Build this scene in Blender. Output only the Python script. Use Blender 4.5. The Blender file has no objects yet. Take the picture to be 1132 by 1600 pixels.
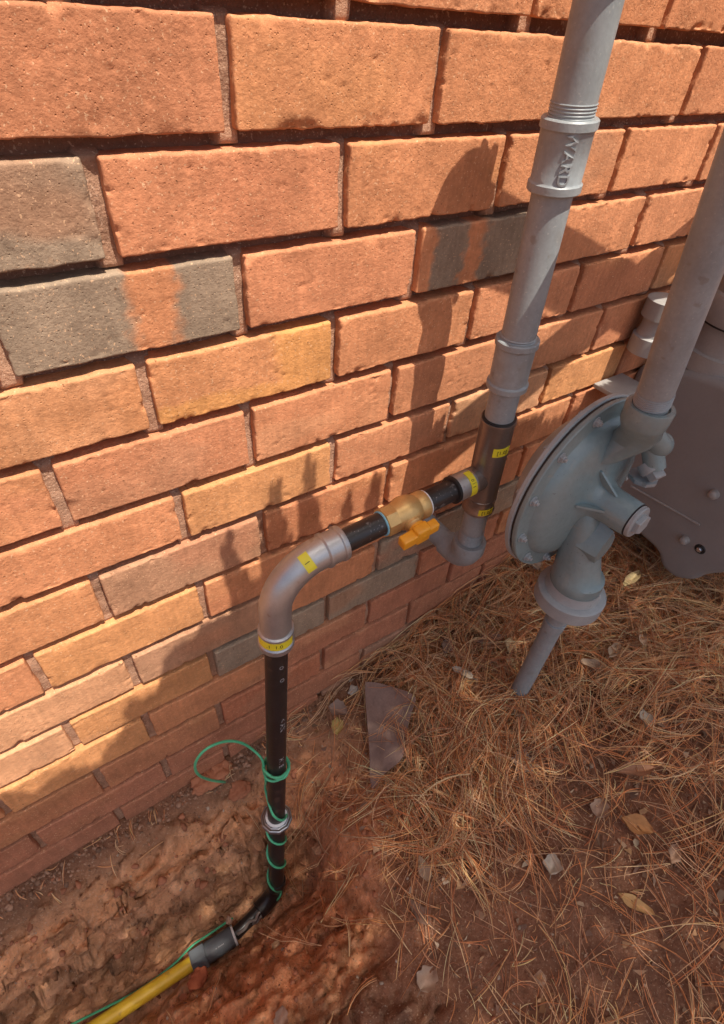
import bpy, bmesh, math, random
import numpy as np
from mathutils import Vector, Matrix

# ------------------------------------------------------------------ camera, world, sun
scene = bpy.context.scene
col = scene.collection
CAM = np.array([-0.00193, -0.46918, -0.06322])
ROT = np.array([[0.8249094, -0.56114181, 0.06814944],
                [-0.34437775, -0.59450041, -0.72661766],
                [0.44825042, 0.57592459, -0.68365373]])
FPX = 859.1
cd = bpy.data.cameras.new('camera'); cam = bpy.data.objects.new('camera', cd); col.objects.link(cam)
scene.camera = cam
cd.sensor_fit = 'VERTICAL'; cd.sensor_height = 24.0; cd.lens = FPX / 1600 * 24.0
cd.clip_start = 0.01; cd.clip_end = 500
M4 = Matrix([[ROT[0][i], -ROT[1][i], -ROT[2][i], CAM[i]] for i in range(3)] + [[0, 0, 0, 1]])
cam.matrix_world = M4

SUN = np.array([0.20, -1.0, 2.5]); SUNL = np.linalg.norm(SUN); SUN = SUN / SUNL
sun_el = math.asin(SUN[2]); sun_az = math.atan2(SUN[0], SUN[1])
world = bpy.data.worlds.new('World'); scene.world = world; world.use_nodes = True
wn = world.node_tree.nodes; wl = world.node_tree.links
sky = wn.new('ShaderNodeTexSky'); sky.sky_type = 'NISHITA'; sky.sun_disc = False
sky.dust_density = 4.0; sky.ozone_density = 0.3; sky.air_density = 0.9; sky.sun_elevation = sun_el; sky.sun_rotation = sun_az
wl.new(sky.outputs[0], wn['Background'].inputs[0]); wn['Background'].inputs[1].default_value = 0.12
ld = bpy.data.lights.new('sun', 'SUN'); ld.energy = 5.0; ld.angle = math.radians(0.38); ld.color = (1.0, 0.92, 0.80)
lo = bpy.data.objects.new('sun', ld); col.objects.link(lo)
lo.rotation_euler = Vector(SUN).to_track_quat('Z', 'Y').to_euler()
scene.view_settings.view_transform = 'Standard'; scene.view_settings.look = 'None'
scene.view_settings.exposure = 0.45; scene.view_settings.gamma = 1

# ------------------------------------------------------------------ pose helpers: the photograph's own camera geometry
def at(u, v, y):
    d = ROT.T @ np.array([(u - 566) / FPX, (v - 800) / FPX, 1.0])
    return CAM + d * (y - CAM[1]) / d[1]
def atz(u, v, z):
    d = ROT.T @ np.array([(u - 566) / FPX, (v - 800) / FPX, 1.0])
    return CAM + d * (z - CAM[2]) / d[2]
def px(P):
    c = ROT @ (np.array(P, float) - CAM)
    return 566 + FPX * c[0] / c[2], 800 + FPX * c[1] / c[2]

# ------------------------------------------------------------------ numpy noise
def _h(ix, iy, iz, s):
    n = (ix * 374761393 + iy * 668265263 + iz * 2147483647 + s * 974634777) & 0xffffffff
    n = ((n ^ (n >> 13)) * 1274126177) & 0xffffffff
    n = ((n ^ (n >> 16)) * 2246822519) & 0xffffffff
    return ((n ^ (n >> 15)) & 0xffffff) / float(0xffffff)
def vnoise(x, y, z=0, s=0):
    x, y, z = np.broadcast_arrays(np.asarray(x, float), np.asarray(y, float), np.asarray(z, float))
    ix = np.floor(x).astype(np.int64); iy = np.floor(y).astype(np.int64); iz = np.floor(z).astype(np.int64)
    fx = x - ix; fy = y - iy; fz = z - iz
    fx = fx * fx * (3 - 2 * fx); fy = fy * fy * (3 - 2 * fy); fz = fz * fz * (3 - 2 * fz)
    r = 0
    for a in (0, 1):
        for b in (0, 1):
            for c in (0, 1):
                r = r + _h(ix + a, iy + b, iz + c, s) * (fx if a else 1 - fx) * (fy if b else 1 - fy) * (fz if c else 1 - fz)
    return r * 2 - 1
def fbm(x, y, z=0, s=0, o=4, g=.5):
    r = 0; a = 1.0; t = 0
    for k in range(o):
        r = r + a * vnoise(np.asarray(x) * 2 ** k, np.asarray(y) * 2 ** k, np.asarray(z) * 2 ** k, s + k); t += a; a *= g
    return r / t
def worley(x, y, s=0):
    x, y = np.broadcast_arrays(np.asarray(x, float), np.asarray(y, float)); ix = np.floor(x).astype(np.int64); iy = np.floor(y).astype(np.int64)
    f1 = np.full(x.shape, 9.); f2 = np.full(x.shape, 9.)
    for a in (-1, 0, 1):
        for b in (-1, 0, 1):
            d = np.hypot(ix + a + _h(ix + a, iy + b, 0 * ix, s) - x, iy + b + _h(ix + a, iy + b, 0 * ix + 1, s) - y)
            f2 = np.minimum(f2, np.maximum(f1, d)); f1 = np.minimum(f1, d)
    return f2 - f1
def cells(x, y, s=0):
    """broken faces: per cell height with its own tilt"""
    x, y = np.broadcast_arrays(np.asarray(x, float), np.asarray(y, float)); ix = np.floor(x).astype(np.int64); iy = np.floor(y).astype(np.int64)
    f1 = np.full(x.shape, 9.); h = np.zeros(x.shape)
    for a in (-1, 0, 1):
        for b in (-1, 0, 1):
            jx, jy = ix + a, iy + b; dx = jx + _h(jx, jy, 0 * ix, s) - x; dy = jy + _h(jx, jy, 0 * ix + 1, s) - y
            d = np.hypot(dx, dy); hh = _h(jx, jy, 0 * ix + 2, s) - .5 + dx * (_h(jx, jy, 0 * ix + 3, s) - .5) * 1.3 + dy * (_h(jx, jy, 0 * ix + 4, s) - .5) * 1.3
            h = np.where(d < f1, hh, h); f1 = np.minimum(f1, d)
    return h
def sstep(a, b, x):
    t = np.clip((np.asarray(x, float) - a) / (b - a), 0, 1); return t * t * (3 - 2 * t)

# ------------------------------------------------------------------ materials
def mat(name, base=(.5, .5, .5), rough=.6, metal=0.0, attr=None, var=.12, vscale=30, bump=.0, bscale=200, spots=None, coat=0, spec=.5, streak=None, bump2=None):
    m = bpy.data.materials.new(name); m.use_nodes = True
    N = m.node_tree.nodes; L = m.node_tree.links; b = N['Principled BSDF']
    tc = N.new('ShaderNodeTexCoord'); co = tc.outputs['Object']
    b.inputs['Roughness'].default_value = rough; b.inputs['Metallic'].default_value = metal
    b.inputs['Specular IOR Level'].default_value = spec
    if coat: b.inputs['Coat Weight'].default_value = coat
    if attr:
        a = N.new('ShaderNodeAttribute'); a.attribute_name = attr; c = a.outputs['Color']
    else:
        a = N.new('ShaderNodeRGB'); a.outputs[0].default_value = (*base, 1); c = a.outputs[0]
    def mul(c, fac_out, lo_, hi_):
        mr = N.new('ShaderNodeMapRange'); L.new(fac_out, mr.inputs[0]); mr.inputs[1].default_value = .25; mr.inputs[2].default_value = .75
        mr.inputs[3].default_value = lo_; mr.inputs[4].default_value = hi_
        mx = N.new('ShaderNodeVectorMath'); mx.operation = 'SCALE'; L.new(c, mx.inputs[0]); L.new(mr.outputs[0], mx.inputs['Scale'])
        return mx.outputs[0]
    def noise(scale, det=5, ro=.6, src=None):
        n = N.new('ShaderNodeTexNoise'); n.inputs['Scale'].default_value = scale; n.inputs['Detail'].default_value = det; n.inputs['Roughness'].default_value = ro
        L.new(src or co, n.inputs['Vector']); return n.outputs['Fac']
    if var:
        c = mul(c, noise(vscale), 1 - var, 1 + var)
        c = mul(c, noise(vscale * 9, 3), 1 - var * .6, 1 + var * .6)
    if streak:   # (scale vector, amount)
        mp = N.new('ShaderNodeMapping'); L.new(co, mp.inputs[0]); mp.inputs['Scale'].default_value = streak[0]
        c = mul(c, noise(1.0, 4, .6, mp.outputs[0]), 1 - streak[1], 1 + streak[1])
    if spots:
        for (sc, th, colr, amt) in spots:
            f = noise(sc, 2, .5); r = N.new('ShaderNodeMapRange'); L.new(f, r.inputs[0])
            r.inputs[1].default_value = th; r.inputs[2].default_value = th + .06; r.inputs[3].default_value = 0; r.inputs[4].default_value = amt
            mx = N.new('ShaderNodeMix'); mx.data_type = 'RGBA'; L.new(r.outputs[0], mx.inputs[0]); L.new(c, mx.inputs[6]); mx.inputs[7].default_value = (*colr, 1)
            c = mx.outputs[2]
    L.new(c, b.inputs['Base Color'])
    if bump:
        bp = N.new('ShaderNodeBump'); bp.inputs['Distance'].default_value = bump; bp.inputs['Strength'].default_value = 1
        L.new(noise(bscale, 6, .65), bp.inputs['Height'])
        if bump2:
            b2 = N.new('ShaderNodeBump'); b2.inputs['Distance'].default_value = bump2[0]
            v = N.new('ShaderNodeTexVoronoi'); v.inputs['Scale'].default_value = bump2[1]; L.new(co, v.inputs['Vector'])
            r = N.new('ShaderNodeMapRange'); L.new(v.outputs['Distance'], r.inputs[0]); r.inputs[1].default_value = .02; r.inputs[2].default_value = .18
            L.new(r.outputs[0], b2.inputs['Height']); L.new(bp.outputs[0], b2.inputs['Normal']); L.new(b2.outputs[0], b.inputs['Normal'])
        else: L.new(bp.outputs[0], b.inputs['Normal'])
    return m

MAT = {}
MAT['brick'] = mat('fired clay', attr='bcol', rough=.85, var=.24, vscale=18, bump=.0010, bscale=260, spec=.2,
                   streak=((150, 150, 20), .13), bump2=(.0006, 230),
                   spots=[(420, .64, (.74, .46, .27), .65), (260, .69, (.12, .05, .02), .7), (60, .70, (.62, .36, .20), .35)])
MAT['mortar'] = mat('sandy mortar', attr='bcol', rough=.95, var=.2, vscale=50, bump=.0022, bscale=330, spec=.2,
                    spots=[(380, .62, (.72, .50, .36), .6), (330, .66, (.20, .10, .07), .6), (9, .68, (.66, .56, .48), .6)])
MAT['gray'] = mat('weathered gray paint', base=(.25, .275, .285), rough=.40, var=.14, vscale=26, bump=.0002, bscale=350, spec=.5,
                  spots=[(70, .66, (.17, .15, .13), .5), (300, .66, (.42, .43, .42), .4), (22, .62, (.20, .19, .17), .4)])
MAT['graylight'] = mat('pale gray paint', base=(.30, .32, .325), rough=.4, var=.08, vscale=60, bump=.0003, bscale=300,
                       spots=[(90, .68, (.2, .18, .16), .5)])
MAT['reg'] = mat('blue gray enamel', base=(.185, .245, .25), rough=.27, var=.10, vscale=14, bump=.0004, bscale=300, spec=.6,
                 spots=[(45, .68, (.30, .27, .22), .35), (260, .70, (.08, .08, .08), .5)])
MAT['meter'] = mat('meter paint', base=(.25, .245, .24), rough=.5, var=.05, vscale=20, bump=.0003, bscale=500, spec=.4)
MAT['meterneck'] = mat('meter neck paint', base=(.31, .30, .285), rough=.42, var=.08, vscale=30, bump=.0002, bscale=300)
MAT['black'] = mat('black coated steel', base=(.020, .016, .016), rough=.33, var=.3, vscale=50, bump=.0002, bscale=200, spec=.5,
                   spots=[(60, .64, (.07, .045, .035), .6)])
MAT['scuffed'] = mat('scuffed black steel', base=(.022, .018, .018), rough=.33, var=.3, vscale=50, bump=.0002, bscale=200, spots=[(90, .645, (.20, .18, .17), .6), (300, .67, (.36, .33, .31), .6)])
MAT['steel'] = mat('press fitting steel', base=(.44, .44, .44), rough=.40, metal=.75, var=.1, vscale=50, bump=.0002, bscale=120,
                   spots=[(60, .66, (.26, .18, .12), .5)])
MAT['bronze'] = mat('dark zinc steel', base=(.27, .235, .215), rough=.3, metal=.75, var=.14, vscale=40, bump=.0002, bscale=120)
MAT['brass'] = mat('brass', base=(.60, .39, .15), rough=.38, metal=.5, var=.12, vscale=60, bump=.0002, bscale=200)
MAT['core'] = mat('wall core', base=(.4, .2, .13), rough=.95)
MAT['rubber'] = mat('black rubber', base=(.012, .012, .013), rough=.5, var=.05)
MAT['white'] = mat('white plastic', base=(.7, .7, .7), rough=.5, var=.05)
MAT['cyan'] = mat('pale blue thread sealant', base=(.22, .50, .62), rough=.6, var=.1)
MAT['orange'] = mat('orange yellow plastic', base=(.78, .34, .02), rough=.38, var=.05, bump=.0002, bscale=300)
MAT['yellow'] = mat('yellow plastic pipe', base=(.90, .60, .05), rough=.33, var=.08, bump=.0001, bscale=300, spots=[(50, .66, (.4, .22, .08), .5)])
MAT['sticker'] = mat('yellow sticker', base=(.72, .62, .03), rough=.45, var=.06)
MAT['ink'] = mat('black ink', base=(.06, .05, .01), rough=.6, var=0)
MAT['paintmark'] = mat('faded white stencil paint', base=(.30, .28, .28), rough=.7, var=.3, vscale=300)
MAT['stencil'] = mat('white stencil paint', base=(.62, .62, .62), rough=.7, var=.2, vscale=300)
MAT['darkgray'] = mat('dark gray plastic', base=(.12, .135, .15), rough=.45, var=.1, bump=.0001)
MAT['zinc'] = mat('zinc plated steel', base=(.55, .55, .56), rough=.3, metal=.9, var=.1)
MAT['green'] = mat('green insulated wire', base=(.08, .42, .22), rough=.38, var=.08, vscale=60)
MAT['soil'] = mat('red clay soil', attr='bcol', rough=.95, var=.28, vscale=22, bump=.008, bscale=100, spec=.1,
                  spots=[(150, .62, (.40, .25, .16), .5), (330, .64, (.58, .42, .30), .5), (200, .66, (.10, .045, .03), .7), (45, .68, (.13, .06, .04), .5)])
MAT['needle'] = mat('dry pine needle', attr='bcol', rough=.55, var=.12, vscale=60, spec=.35)
MAT['leaf'] = mat('dry leaf', attr='bcol', rough=.7, var=.16, vscale=90, bump=.0004, bscale=300, spec=.25)
MAT['crumb'] = mat('clay crumbs', attr='bcol', rough=.95, var=.15, vscale=120, bump=.001, bscale=300, spec=.15)
MAT['scrap'] = mat('weathered brown sheet', base=(.22, .145, .12), rough=.85, var=.22, vscale=30, bump=.0006, bscale=250, spec=.2)
MAT['bark'] = mat('bark', base=(.10, .07, .05), rough=.9, var=.3, bump=.01, bscale=30)
MAT['foliage'] = mat('green leaves', base=(.06, .10, .03), rough=.5, var=.3, vscale=8)

# ------------------------------------------------------------------ object helpers
def mesh_obj(name, V, F, m, parent=None, smooth=True, colr=None, sharp=40):
    me = bpy.data.meshes.new(name)
    me.from_pydata([tuple(map(float, v)) for v in V], [], [tuple(int(i) for i in f) for f in F]); me.update()
    me.materials.append(MAT[m] if isinstance(m, str) else m)
    if smooth:
        me.polygons.foreach_set('use_smooth', np.ones(len(me.polygons), bool))
        if sharp: me.set_sharp_from_angle(angle=math.radians(sharp))
    if colr is not None:
        ca = me.color_attributes.new('bcol', 'FLOAT_COLOR', 'POINT')
        ca.data.foreach_set('color', np.c_[np.asarray(colr, float), np.ones(len(V))].ravel())
    o = bpy.data.objects.new(name, me); col.objects.link(o)
    if parent is not None: o.parent = parent; o.matrix_parent_inverse = parent.matrix_world.inverted()
    return o
def fast_obj(name, V, Q, m, parent=None, colr=None, smooth=True, sharp=None):
    V = np.asarray(V, np.float32); Q = np.asarray(Q, np.int32); k = Q.shape[1]
    me = bpy.data.meshes.new(name)
    me.vertices.add(len(V)); me.vertices.foreach_set('co', V.ravel())
    me.loops.add(Q.size); me.loops.foreach_set('vertex_index', Q.ravel())
    me.polygons.add(len(Q)); me.polygons.foreach_set('loop_start', np.arange(0, Q.size, k, dtype=np.int32))
    me.update(calc_edges=True); me.validate()
    if smooth:
        me.polygons.foreach_set('use_smooth', np.ones(len(me.polygons), bool))
        if sharp: me.set_sharp_from_angle(angle=math.radians(sharp))
    me.materials.append(MAT[m])
    if colr is not None:
        ca = me.color_attributes.new('bcol', 'FLOAT_COLOR', 'POINT')
        ca.data.foreach_set('color', np.c_[np.asarray(colr, float), np.ones(len(V))].astype(np.float32).ravel())
    o = bpy.data.objects.new(name, me); col.objects.link(o)
    if parent is not None: o.parent = parent; o.matrix_parent_inverse = parent.matrix_world.inverted()
    return o
def tag(o, label=None, cat=None, group=None, kind=None):
    if label: o['label'] = label
    if cat: o['category'] = cat
    if group: o['group'] = group
    if kind: o['kind'] = kind
    return o
def empty(name, loc):
    o = bpy.data.objects.new(name, None); col.objects.link(o); o.location = tuple(map(float, loc)); o.empty_display_size = .02
    o.matrix_world = Matrix.Translation(tuple(map(float, loc))); return o
def nrm(v): v = np.asarray(v, float); return v / np.linalg.norm(v)
def frame(a, ref=None):
    a = nrm(a)
    if ref is None: ref = np.array([0, 0, 1.0]) if abs(a[2]) < .9 else np.array([0, -1.0, 0])
    b = nrm(ref - a * np.dot(ref, a)); c = np.cross(a, b); return a, b, c
class MB:
    def __init__(s): s.V = []; s.F = []; s.n = 0
    def add(s, V, F):
        V = np.asarray(V, float); s.V.append(V); s.F += [tuple(i + s.n for i in f) for f in F]; s.n += len(V); return s
    def lathe(s, p, a, prof, seg=48, ref=None, jit=0, hexn=None):
        p = np.asarray(p, float); a, b, c = frame(a, ref); V = []; F = []
        n = len(prof); k = hexn or seg
        for (t, r) in prof:
            for i in range(k):
                th = 2 * math.pi * i / k; V.append(p + a * t + r * (math.cos(th) * b + math.sin(th) * c))
        for j in range(n - 1):
            for i in range(k):
                F.append((j * k + i, j * k + (i + 1) % k, (j + 1) * k + (i + 1) % k, (j + 1) * k + i))
        F.append(tuple(range(k))[::-1]); F.append(tuple((n - 1) * k + i for i in range(k)))
        V = np.array(V)
        if jit: V = V + jit * np.stack([vnoise(V[:, 0] * 90 + q * 7, V[:, 1] * 90, V[:, 2] * 90, q) for q in range(3)], 1)
        return s.add(V, F)
    def sweep(s, pts, rad, seg=24, cap=True):
        P = np.asarray(pts, float); n = len(P); R = np.broadcast_to(np.asarray(rad, float), (n,))
        T = np.gradient(P, axis=0); T /= np.linalg.norm(T, axis=1)[:, None] + 1e-12
        _, b, _ = frame(T[0]); V = []
        for i in range(n):
            b = nrm(b - T[i] * np.dot(b, T[i])); c = np.cross(T[i], b)
            th = np.arange(seg) * 2 * math.pi / seg
            V.append(P[i] + R[i] * (np.cos(th)[:, None] * b + np.sin(th)[:, None] * c))
        F = [(j * seg + i, j * seg + (i + 1) % seg, (j + 1) * seg + (i + 1) % seg, (j + 1) * seg + i) for j in range(n - 1) for i in range(seg)]
        if cap: F.append(tuple(range(seg))[::-1]); F.append(tuple((n - 1) * seg + i for i in range(seg)))
        return s.add(np.concatenate(V), F)
    def box(s, c, ax, half, bev=.0):
        ax = [nrm(q) for q in ax]; bm = bmesh.new(); bmesh.ops.create_cube(bm, size=2)
        for v in bm.verts: v.co = Vector((v.co.x * half[0], v.co.y * half[1], v.co.z * half[2]))
        if bev: bmesh.ops.bevel(bm, geom=bm.edges[:], offset=bev, segments=3, affect='EDGES', profile=.5)
        bm.verts.index_update(); V = [np.asarray(c) + ax[0] * v.co.x + ax[1] * v.co.y + ax[2] * v.co.z for v in bm.verts]
        F = [[v.index for v in f.verts] for f in bm.faces]; bm.free(); return s.add(V, F)
    def build(s, name, m, parent=None, sharp=40, colr=None):
        return mesh_obj(name, np.concatenate(s.V), s.F, m, parent, sharp=sharp, colr=colr)
def patch(p, a, ref, r, t0, t1, f0, f1, th=.0004, n=16):
    """a thin label wrapped on a cylinder, angle 0 at ref"""
    a, b, c = frame(a, np.asarray(ref, float)); V = []; F = []
    for rr in (r, r + th):
        for i in range(n + 1):
            f = f0 + (f1 - f0) * i / n
            for t in (t0, t1): V.append(p + a * t + rr * (math.cos(f) * b + math.sin(f) * c))
    k = 2 * (n + 1)
    for i in range(n):
        F += [(2 * i, 2 * i + 1, 2 * i + 3, 2 * i + 2), (k + 2 * i, k + 2 * i + 2, k + 2 * i + 3, k + 2 * i + 1)]
        F += [(2 * i, 2 * i + 2, k + 2 * i + 2, k + 2 * i), (2 * i + 1, k + 2 * i + 1, k + 2 * i + 3, 2 * i + 3)]
    F += [(0, k, k + 1, 1), (2 * n, 2 * n + 1, k + 2 * n + 1, k + 2 * n)]
    return np.array(V), F
def wrap_text(txt, size, depth, fn, bold=0.0):
    """text outline as mesh, mapped by fn(x, y, h)"""
    c = bpy.data.curves.new('lettering', 'FONT'); c.body = txt; c.size = size; c.extrude = depth / 2; c.offset = bold; c.resolution_u = 3
    c.align_x = 'CENTER'; c.align_y = 'CENTER'
    o = bpy.data.objects.new('lettering', c); col.objects.link(o)
    dg = bpy.context.evaluated_depsgraph_get(); me = bpy.data.meshes.new_from_object(o.evaluated_get(dg))
    V = [fn(v.co.x, v.co.y, v.co.z + depth / 2) for v in me.vertices]; F = [tuple(p.vertices) for p in me.polygons]
    bpy.data.objects.remove(o); bpy.data.curves.remove(c); bpy.data.meshes.remove(me)
    return np.array(V), F
def cyl_map(p, a, ref, r, t0, f0, vert=True, flip=1):
    a, b, c = frame(a, np.asarray(ref, float)); p = np.asarray(p, float)
    def fn(x, y, h):
        if vert: t = t0 + x; f = f0 + flip * y / r
        else: t = t0 + y; f = f0 + flip * x / r
        return p + a * t + (r + h) * (math.cos(f) * b + math.sin(f) * c)
    return fn
def catmull(P, n=10):
    P = np.asarray(P, float); Q = np.vstack([2 * P[0] - P[1], P, 2 * P[-1] - P[-2]]); out = []
    for i in range(1, len(Q) - 2):
        for k in range(n):
            t = k / n; a, b, c, d = Q[i - 1], Q[i], Q[i + 1], Q[i + 2]
            out.append(.5 * ((2 * b) + (-a + c) * t + (2 * a - 5 * b + 4 * c - d) * t * t + (-a + 3 * b - 3 * c + d) * t ** 3))
    out.append(P[-1]); return np.array(out)
def arc(p0, d0, d1, rad, n=14):
    """quarter-like bend: starts at p0 heading d0, ends heading d1 (perpendicular)"""
    d0 = nrm(d0); d1 = nrm(d1); c = np.asarray(p0) + d1 * rad
    return np.array([c - d1 * rad * math.cos(t) + d0 * rad * math.sin(t) for t in np.linspace(0, math.pi / 2, n)])

rng = np.random.default_rng(7); random.seed(7)

# ------------------------------------------------------------------ ground
def zw(x): return np.interp(x, [-3, -.3, .1, .4, .8, 1.3, 3], [-1.165, -1.157, -1.145, -1.095, -1.0, -.945, -.90])
TR_Y = [-.44, -.36, -.30, -.25, -.215, -.175, -.160, -.147, -.138, -.128, -.11, -.085, -.05, -.02, .02]
TR_D = [0, .06, .13, .215, .290, .290, .275, .240, .195, .135, .095, .055, .022, .004, 0]
def endmask(x, y):
    xe = .235 + .03 * vnoise(np.asarray(y) * 14, 3.1, 0, 5)
    return 1 - sstep(xe - .075, xe, x)
def zg(x, y, fine=True):
    x = np.asarray(x, float); y = np.asarray(y, float)
    base = zw(x) + .04 * np.clip(-y - .05, 0, .6) * sstep(.3, .6, x) - .06 * np.clip(-y - .4, 0, 3)
    yw = y + .016 * fbm(x * 9, y * 9, 0, 11, 3) + .006 * vnoise(x * 40, y * 40, 0, 3)
    dep = np.interp(yw, TR_Y, TR_D)
    st_ = dep / .055 + 1.1 * fbm(x * 6, y * 10, 0, 17, 3); fr_ = st_ - np.floor(st_)
    dep = dep + .055 * .8 * (sstep(.5, .95, fr_) - fr_) * sstep(.04, .09, dep) * (1 - sstep(.24, .27, dep))
    em = endmask(x, y)
    # red hollow just right of the pipe
    hol = np.exp(-(((x - .215) / .075) ** 2 + ((y + .135) / .075) ** 2)) * .12
    z = base - dep * em - hol * (1 - em * .6)
    if fine:
        cl = em * sstep(-.02, -.06, y) * (1 - .75 * sstep(.22, .27, dep)) * (1 - .8 * sstep(.07, .11, dep) * (1 - sstep(.25, .28, dep)) * sstep(-.19, -.165, y))
        wx = x + .02 * vnoise(x * 30, y * 30, 0, 63); wy = y + .02 * vnoise(x * 30, y * 30, 0, 67)
        z = z + cl * (.013 * cells(wx * 9 + wy * 5, wy * 15, 5) + .006 * cells(wx * 34, wy * 46, 9)) + .0018 * cells(wx * 90, wy * 90, 12)
        z = z + (.004 + .005 * cl) * fbm(x * 20 + y * 9, y * 30, 0, 21, 5, .6) + (.002 + .007 * cl) * np.abs(fbm(x * 75, y * 75, 0, 31, 3))
        ck = worley(x * 22 + .5 * fbm(x * 30, y * 30, 0, 43, 2), y * 30 + .5 * fbm(x * 30, y * 30, 0, 47, 2), 3)
        z = z - .006 * cl * (1 - sstep(.02, .12, ck)) * sstep(-.3, .2, fbm(x * 8, y * 8, 0, 49, 2)) + .006 * cl * sstep(0, .6, ck)
        rid = 1 - np.abs(fbm(x * 13 + y * 8, y * 26 - x * 6, 0, 41, 3)) * 2.4
        z = z - .020 * cl * np.clip(rid, 0, 1) ** 3
    # soil is banked against the brickwork
    return z
def axis_dense(a, b, st, far):
    c = list(np.arange(a, b, st)); v = b; s = st
    up = []; 
    while v < far: up.append(v); s *= 1.35; v += s
    up.append(far); v = a; s = st; dn = []
    while v > -far: s *= 1.35; v -= s; dn.append(max(v, -far))
    return np.array(sorted(set(np.round(dn + c + up, 5))))
gx = axis_dense(-.45, .42, .0032, 60); 
gx = np.array(sorted(set(np.round(np.r_[gx[gx < .42], np.arange(.42, 1.7, .008), gx[gx > 1.7]], 5))))
gy = axis_dense(-.95, .02, .0045, 60)
gy = np.array(sorted(set(np.round(np.r_[gy[(gy < -.185) | (gy > -.085)], np.arange(-.185, -.085, .0012)], 5))))
X, Y = np.meshgrid(gx, gy)
far = sstep(1.2, 4, np.hypot(X, Y))
Z = zg(X, Y) * (1 - far) + far * -1.15
YB = np.interp(Y, TR_Y, TR_D) * endmask(X, Y); bk = sstep(.03, .09, YB) * (1 - sstep(.24, .285, YB)) * sstep(-.2, -.17, Y)
YD = Y - bk * (.020 * cells(X * 15 + Z * 5, Z * 34 + .6 * vnoise(X * 12, Z * 12, 0, 7), 21) + .009 * cells(X * 42, Z * 70, 25) + .006 * fbm(X * 70, Z * 90, 0, 195, 3)) 
XD = X + bk * .006 * fbm(X * 40, Z * 50, 0, 197, 2)
Z = np.where(Y > .012, np.minimum(Z, zw(X) - .03) , Z)
nX, nY = len(gx), len(gy)
ii = (np.arange(nY - 1)[:, None] * nX + np.arange(nX - 1)[None]).ravel()
Qd = np.c_[ii, ii + 1, ii + nX + 1, ii + nX]
# soil colour: clay, humus, redder zones, orange bench, darker steep bank
xf, yf = X.ravel(), Y.ravel()
em = endmask(xf, yf); dep = np.interp(yf, TR_Y, TR_D) * em
clay = np.array([.60, .285, .145]); red = np.array([.62, .26, .125]); brown = np.array([.29, .125, .068]); humus = np.array([.16, .085, .055]); tan = np.array([.52, .30, .165])
n1 = fbm(xf * 7, yf * 7, 0, 51, 3) * .5 + .5; n2 = fbm(xf * 18, yf * 18, 0, 61, 3) * .5 + .5
inpit = np.clip(sstep(.0, .05, dep) + np.exp(-(((xf - .24) / .09) ** 2 + ((yf + .16) / .12) ** 2)) * 1.3, 0, 1)
C = humus[None] * (1 - n1[:, None]) + brown[None] * n1[:, None]
deep = np.clip(sstep(.35, .75, n1), 0, 1)[:, None]
pitc = clay[None] * (1 - n2[:, None] * .5) + tan[None] * n2[:, None] * .5
redz = (np.exp(-(((xf - .19) / .10) ** 2 + ((yf + .26) / .07) ** 2)) + np.exp(-(((xf + .02) / .2) ** 2 + ((yf + .32) / .06) ** 2)) + .9 * np.exp(-(((xf - .22) / .05) ** 2 + ((yf + .12) / .06) ** 2)))
redz = np.clip(redz * (.5 + n2), 0, 1)[:, None]
bench = (sstep(.02, .05, dep) * (1 - sstep(.07, .12, dep)))[:, None]; pitc = pitc * (1 - .5 * bench) + np.array([.66, .29, .13])[None] * .5 * bench
pitc = pitc * (1 - redz) + red[None] * redz
C = C * (1 - inpit[:, None]) + pitc * inpit[:, None]
C = C * (1 - redz * .7) + red[None] * redz * .7
lay = (sstep(.10, .14, dep) * (1 - sstep(.2, .26, dep)) * sstep(-.19, -.15, yf))[:, None]
C = C * (1 - .25 * lay)
zf = Z.ravel(); n3 = fbm(xf * 16 + yf * 6, yf * 22, zf * 42 + xf * 7, 171, 5, .62)[:, None]; n4 = fbm(xf * 60, yf * 60, zf * 60, 181, 3)[:, None]
rough_ = inpit[:, None] * .9 + .35
C = C * (1 - .36 * rough_ * sstep(.02, .35, n3)) + np.array([.52, .30, .175])[None] * .35 * rough_ * sstep(.12, .45, n4) * np.clip(inpit[:, None], .2, 1)
tag(fast_obj('ground', np.c_[XD.ravel(), YD.ravel(), Z.ravel()], Qd, 'soil', colr=C), 'red brown clay soil with a dug trench along the brick wall', 'ground', kind='structure')

# ------------------------------------------------------------------ brick wall
PZ = .079016; HB = .0667; MX = .203; BJ = .0118
JT = {1: {1: (349, 19), 2: (697, 50), 4: (1107, 70)}, 2: {.5: (143, 247), 1.5: (540, 228), 2.5: (798, 210), 3.5: (985, 201)}, 3: {1: (375, 404), 2: (658, 356), 4: (1016, 307)},
      4: {.5: (221, 567), 1.5: (526, 500), 2.5: (747, 450), 3.5: (911, 421)}, 5: {0: (75, 738), 1: (390, 640), 2: (619, 576)}, 6: {.5: (279, 775), 1.5: (523, 695), 2.5: (710, 627), 3.5: (861, 580)},
      7: {0: (148, 907), 1: (410, 808)}, 8: {.5: (315, 918), -.5: (46, 1030)}, 9: {0: (201, 1032), 2: (592, 853)}, 10: {-.5: (105, 1137), .5: (331, 1025), 1.5: (512, 936), 2.5: (658, 864)},
      11: {0: (228, 1123), 2: (577, 943)}, 12: {-.5: (151, 1209), .5: (342, 1103), 1.5: (505, 1017), 2.5: (641, 947), 3.5: (756, 885)}, 13: {-1: (50, 1305), 0: (256, 1192), 2: (567, 1018), 3: (685, 955)},
      14: {-.5: (183, 1268), .5: (353, 1170)}}
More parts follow.
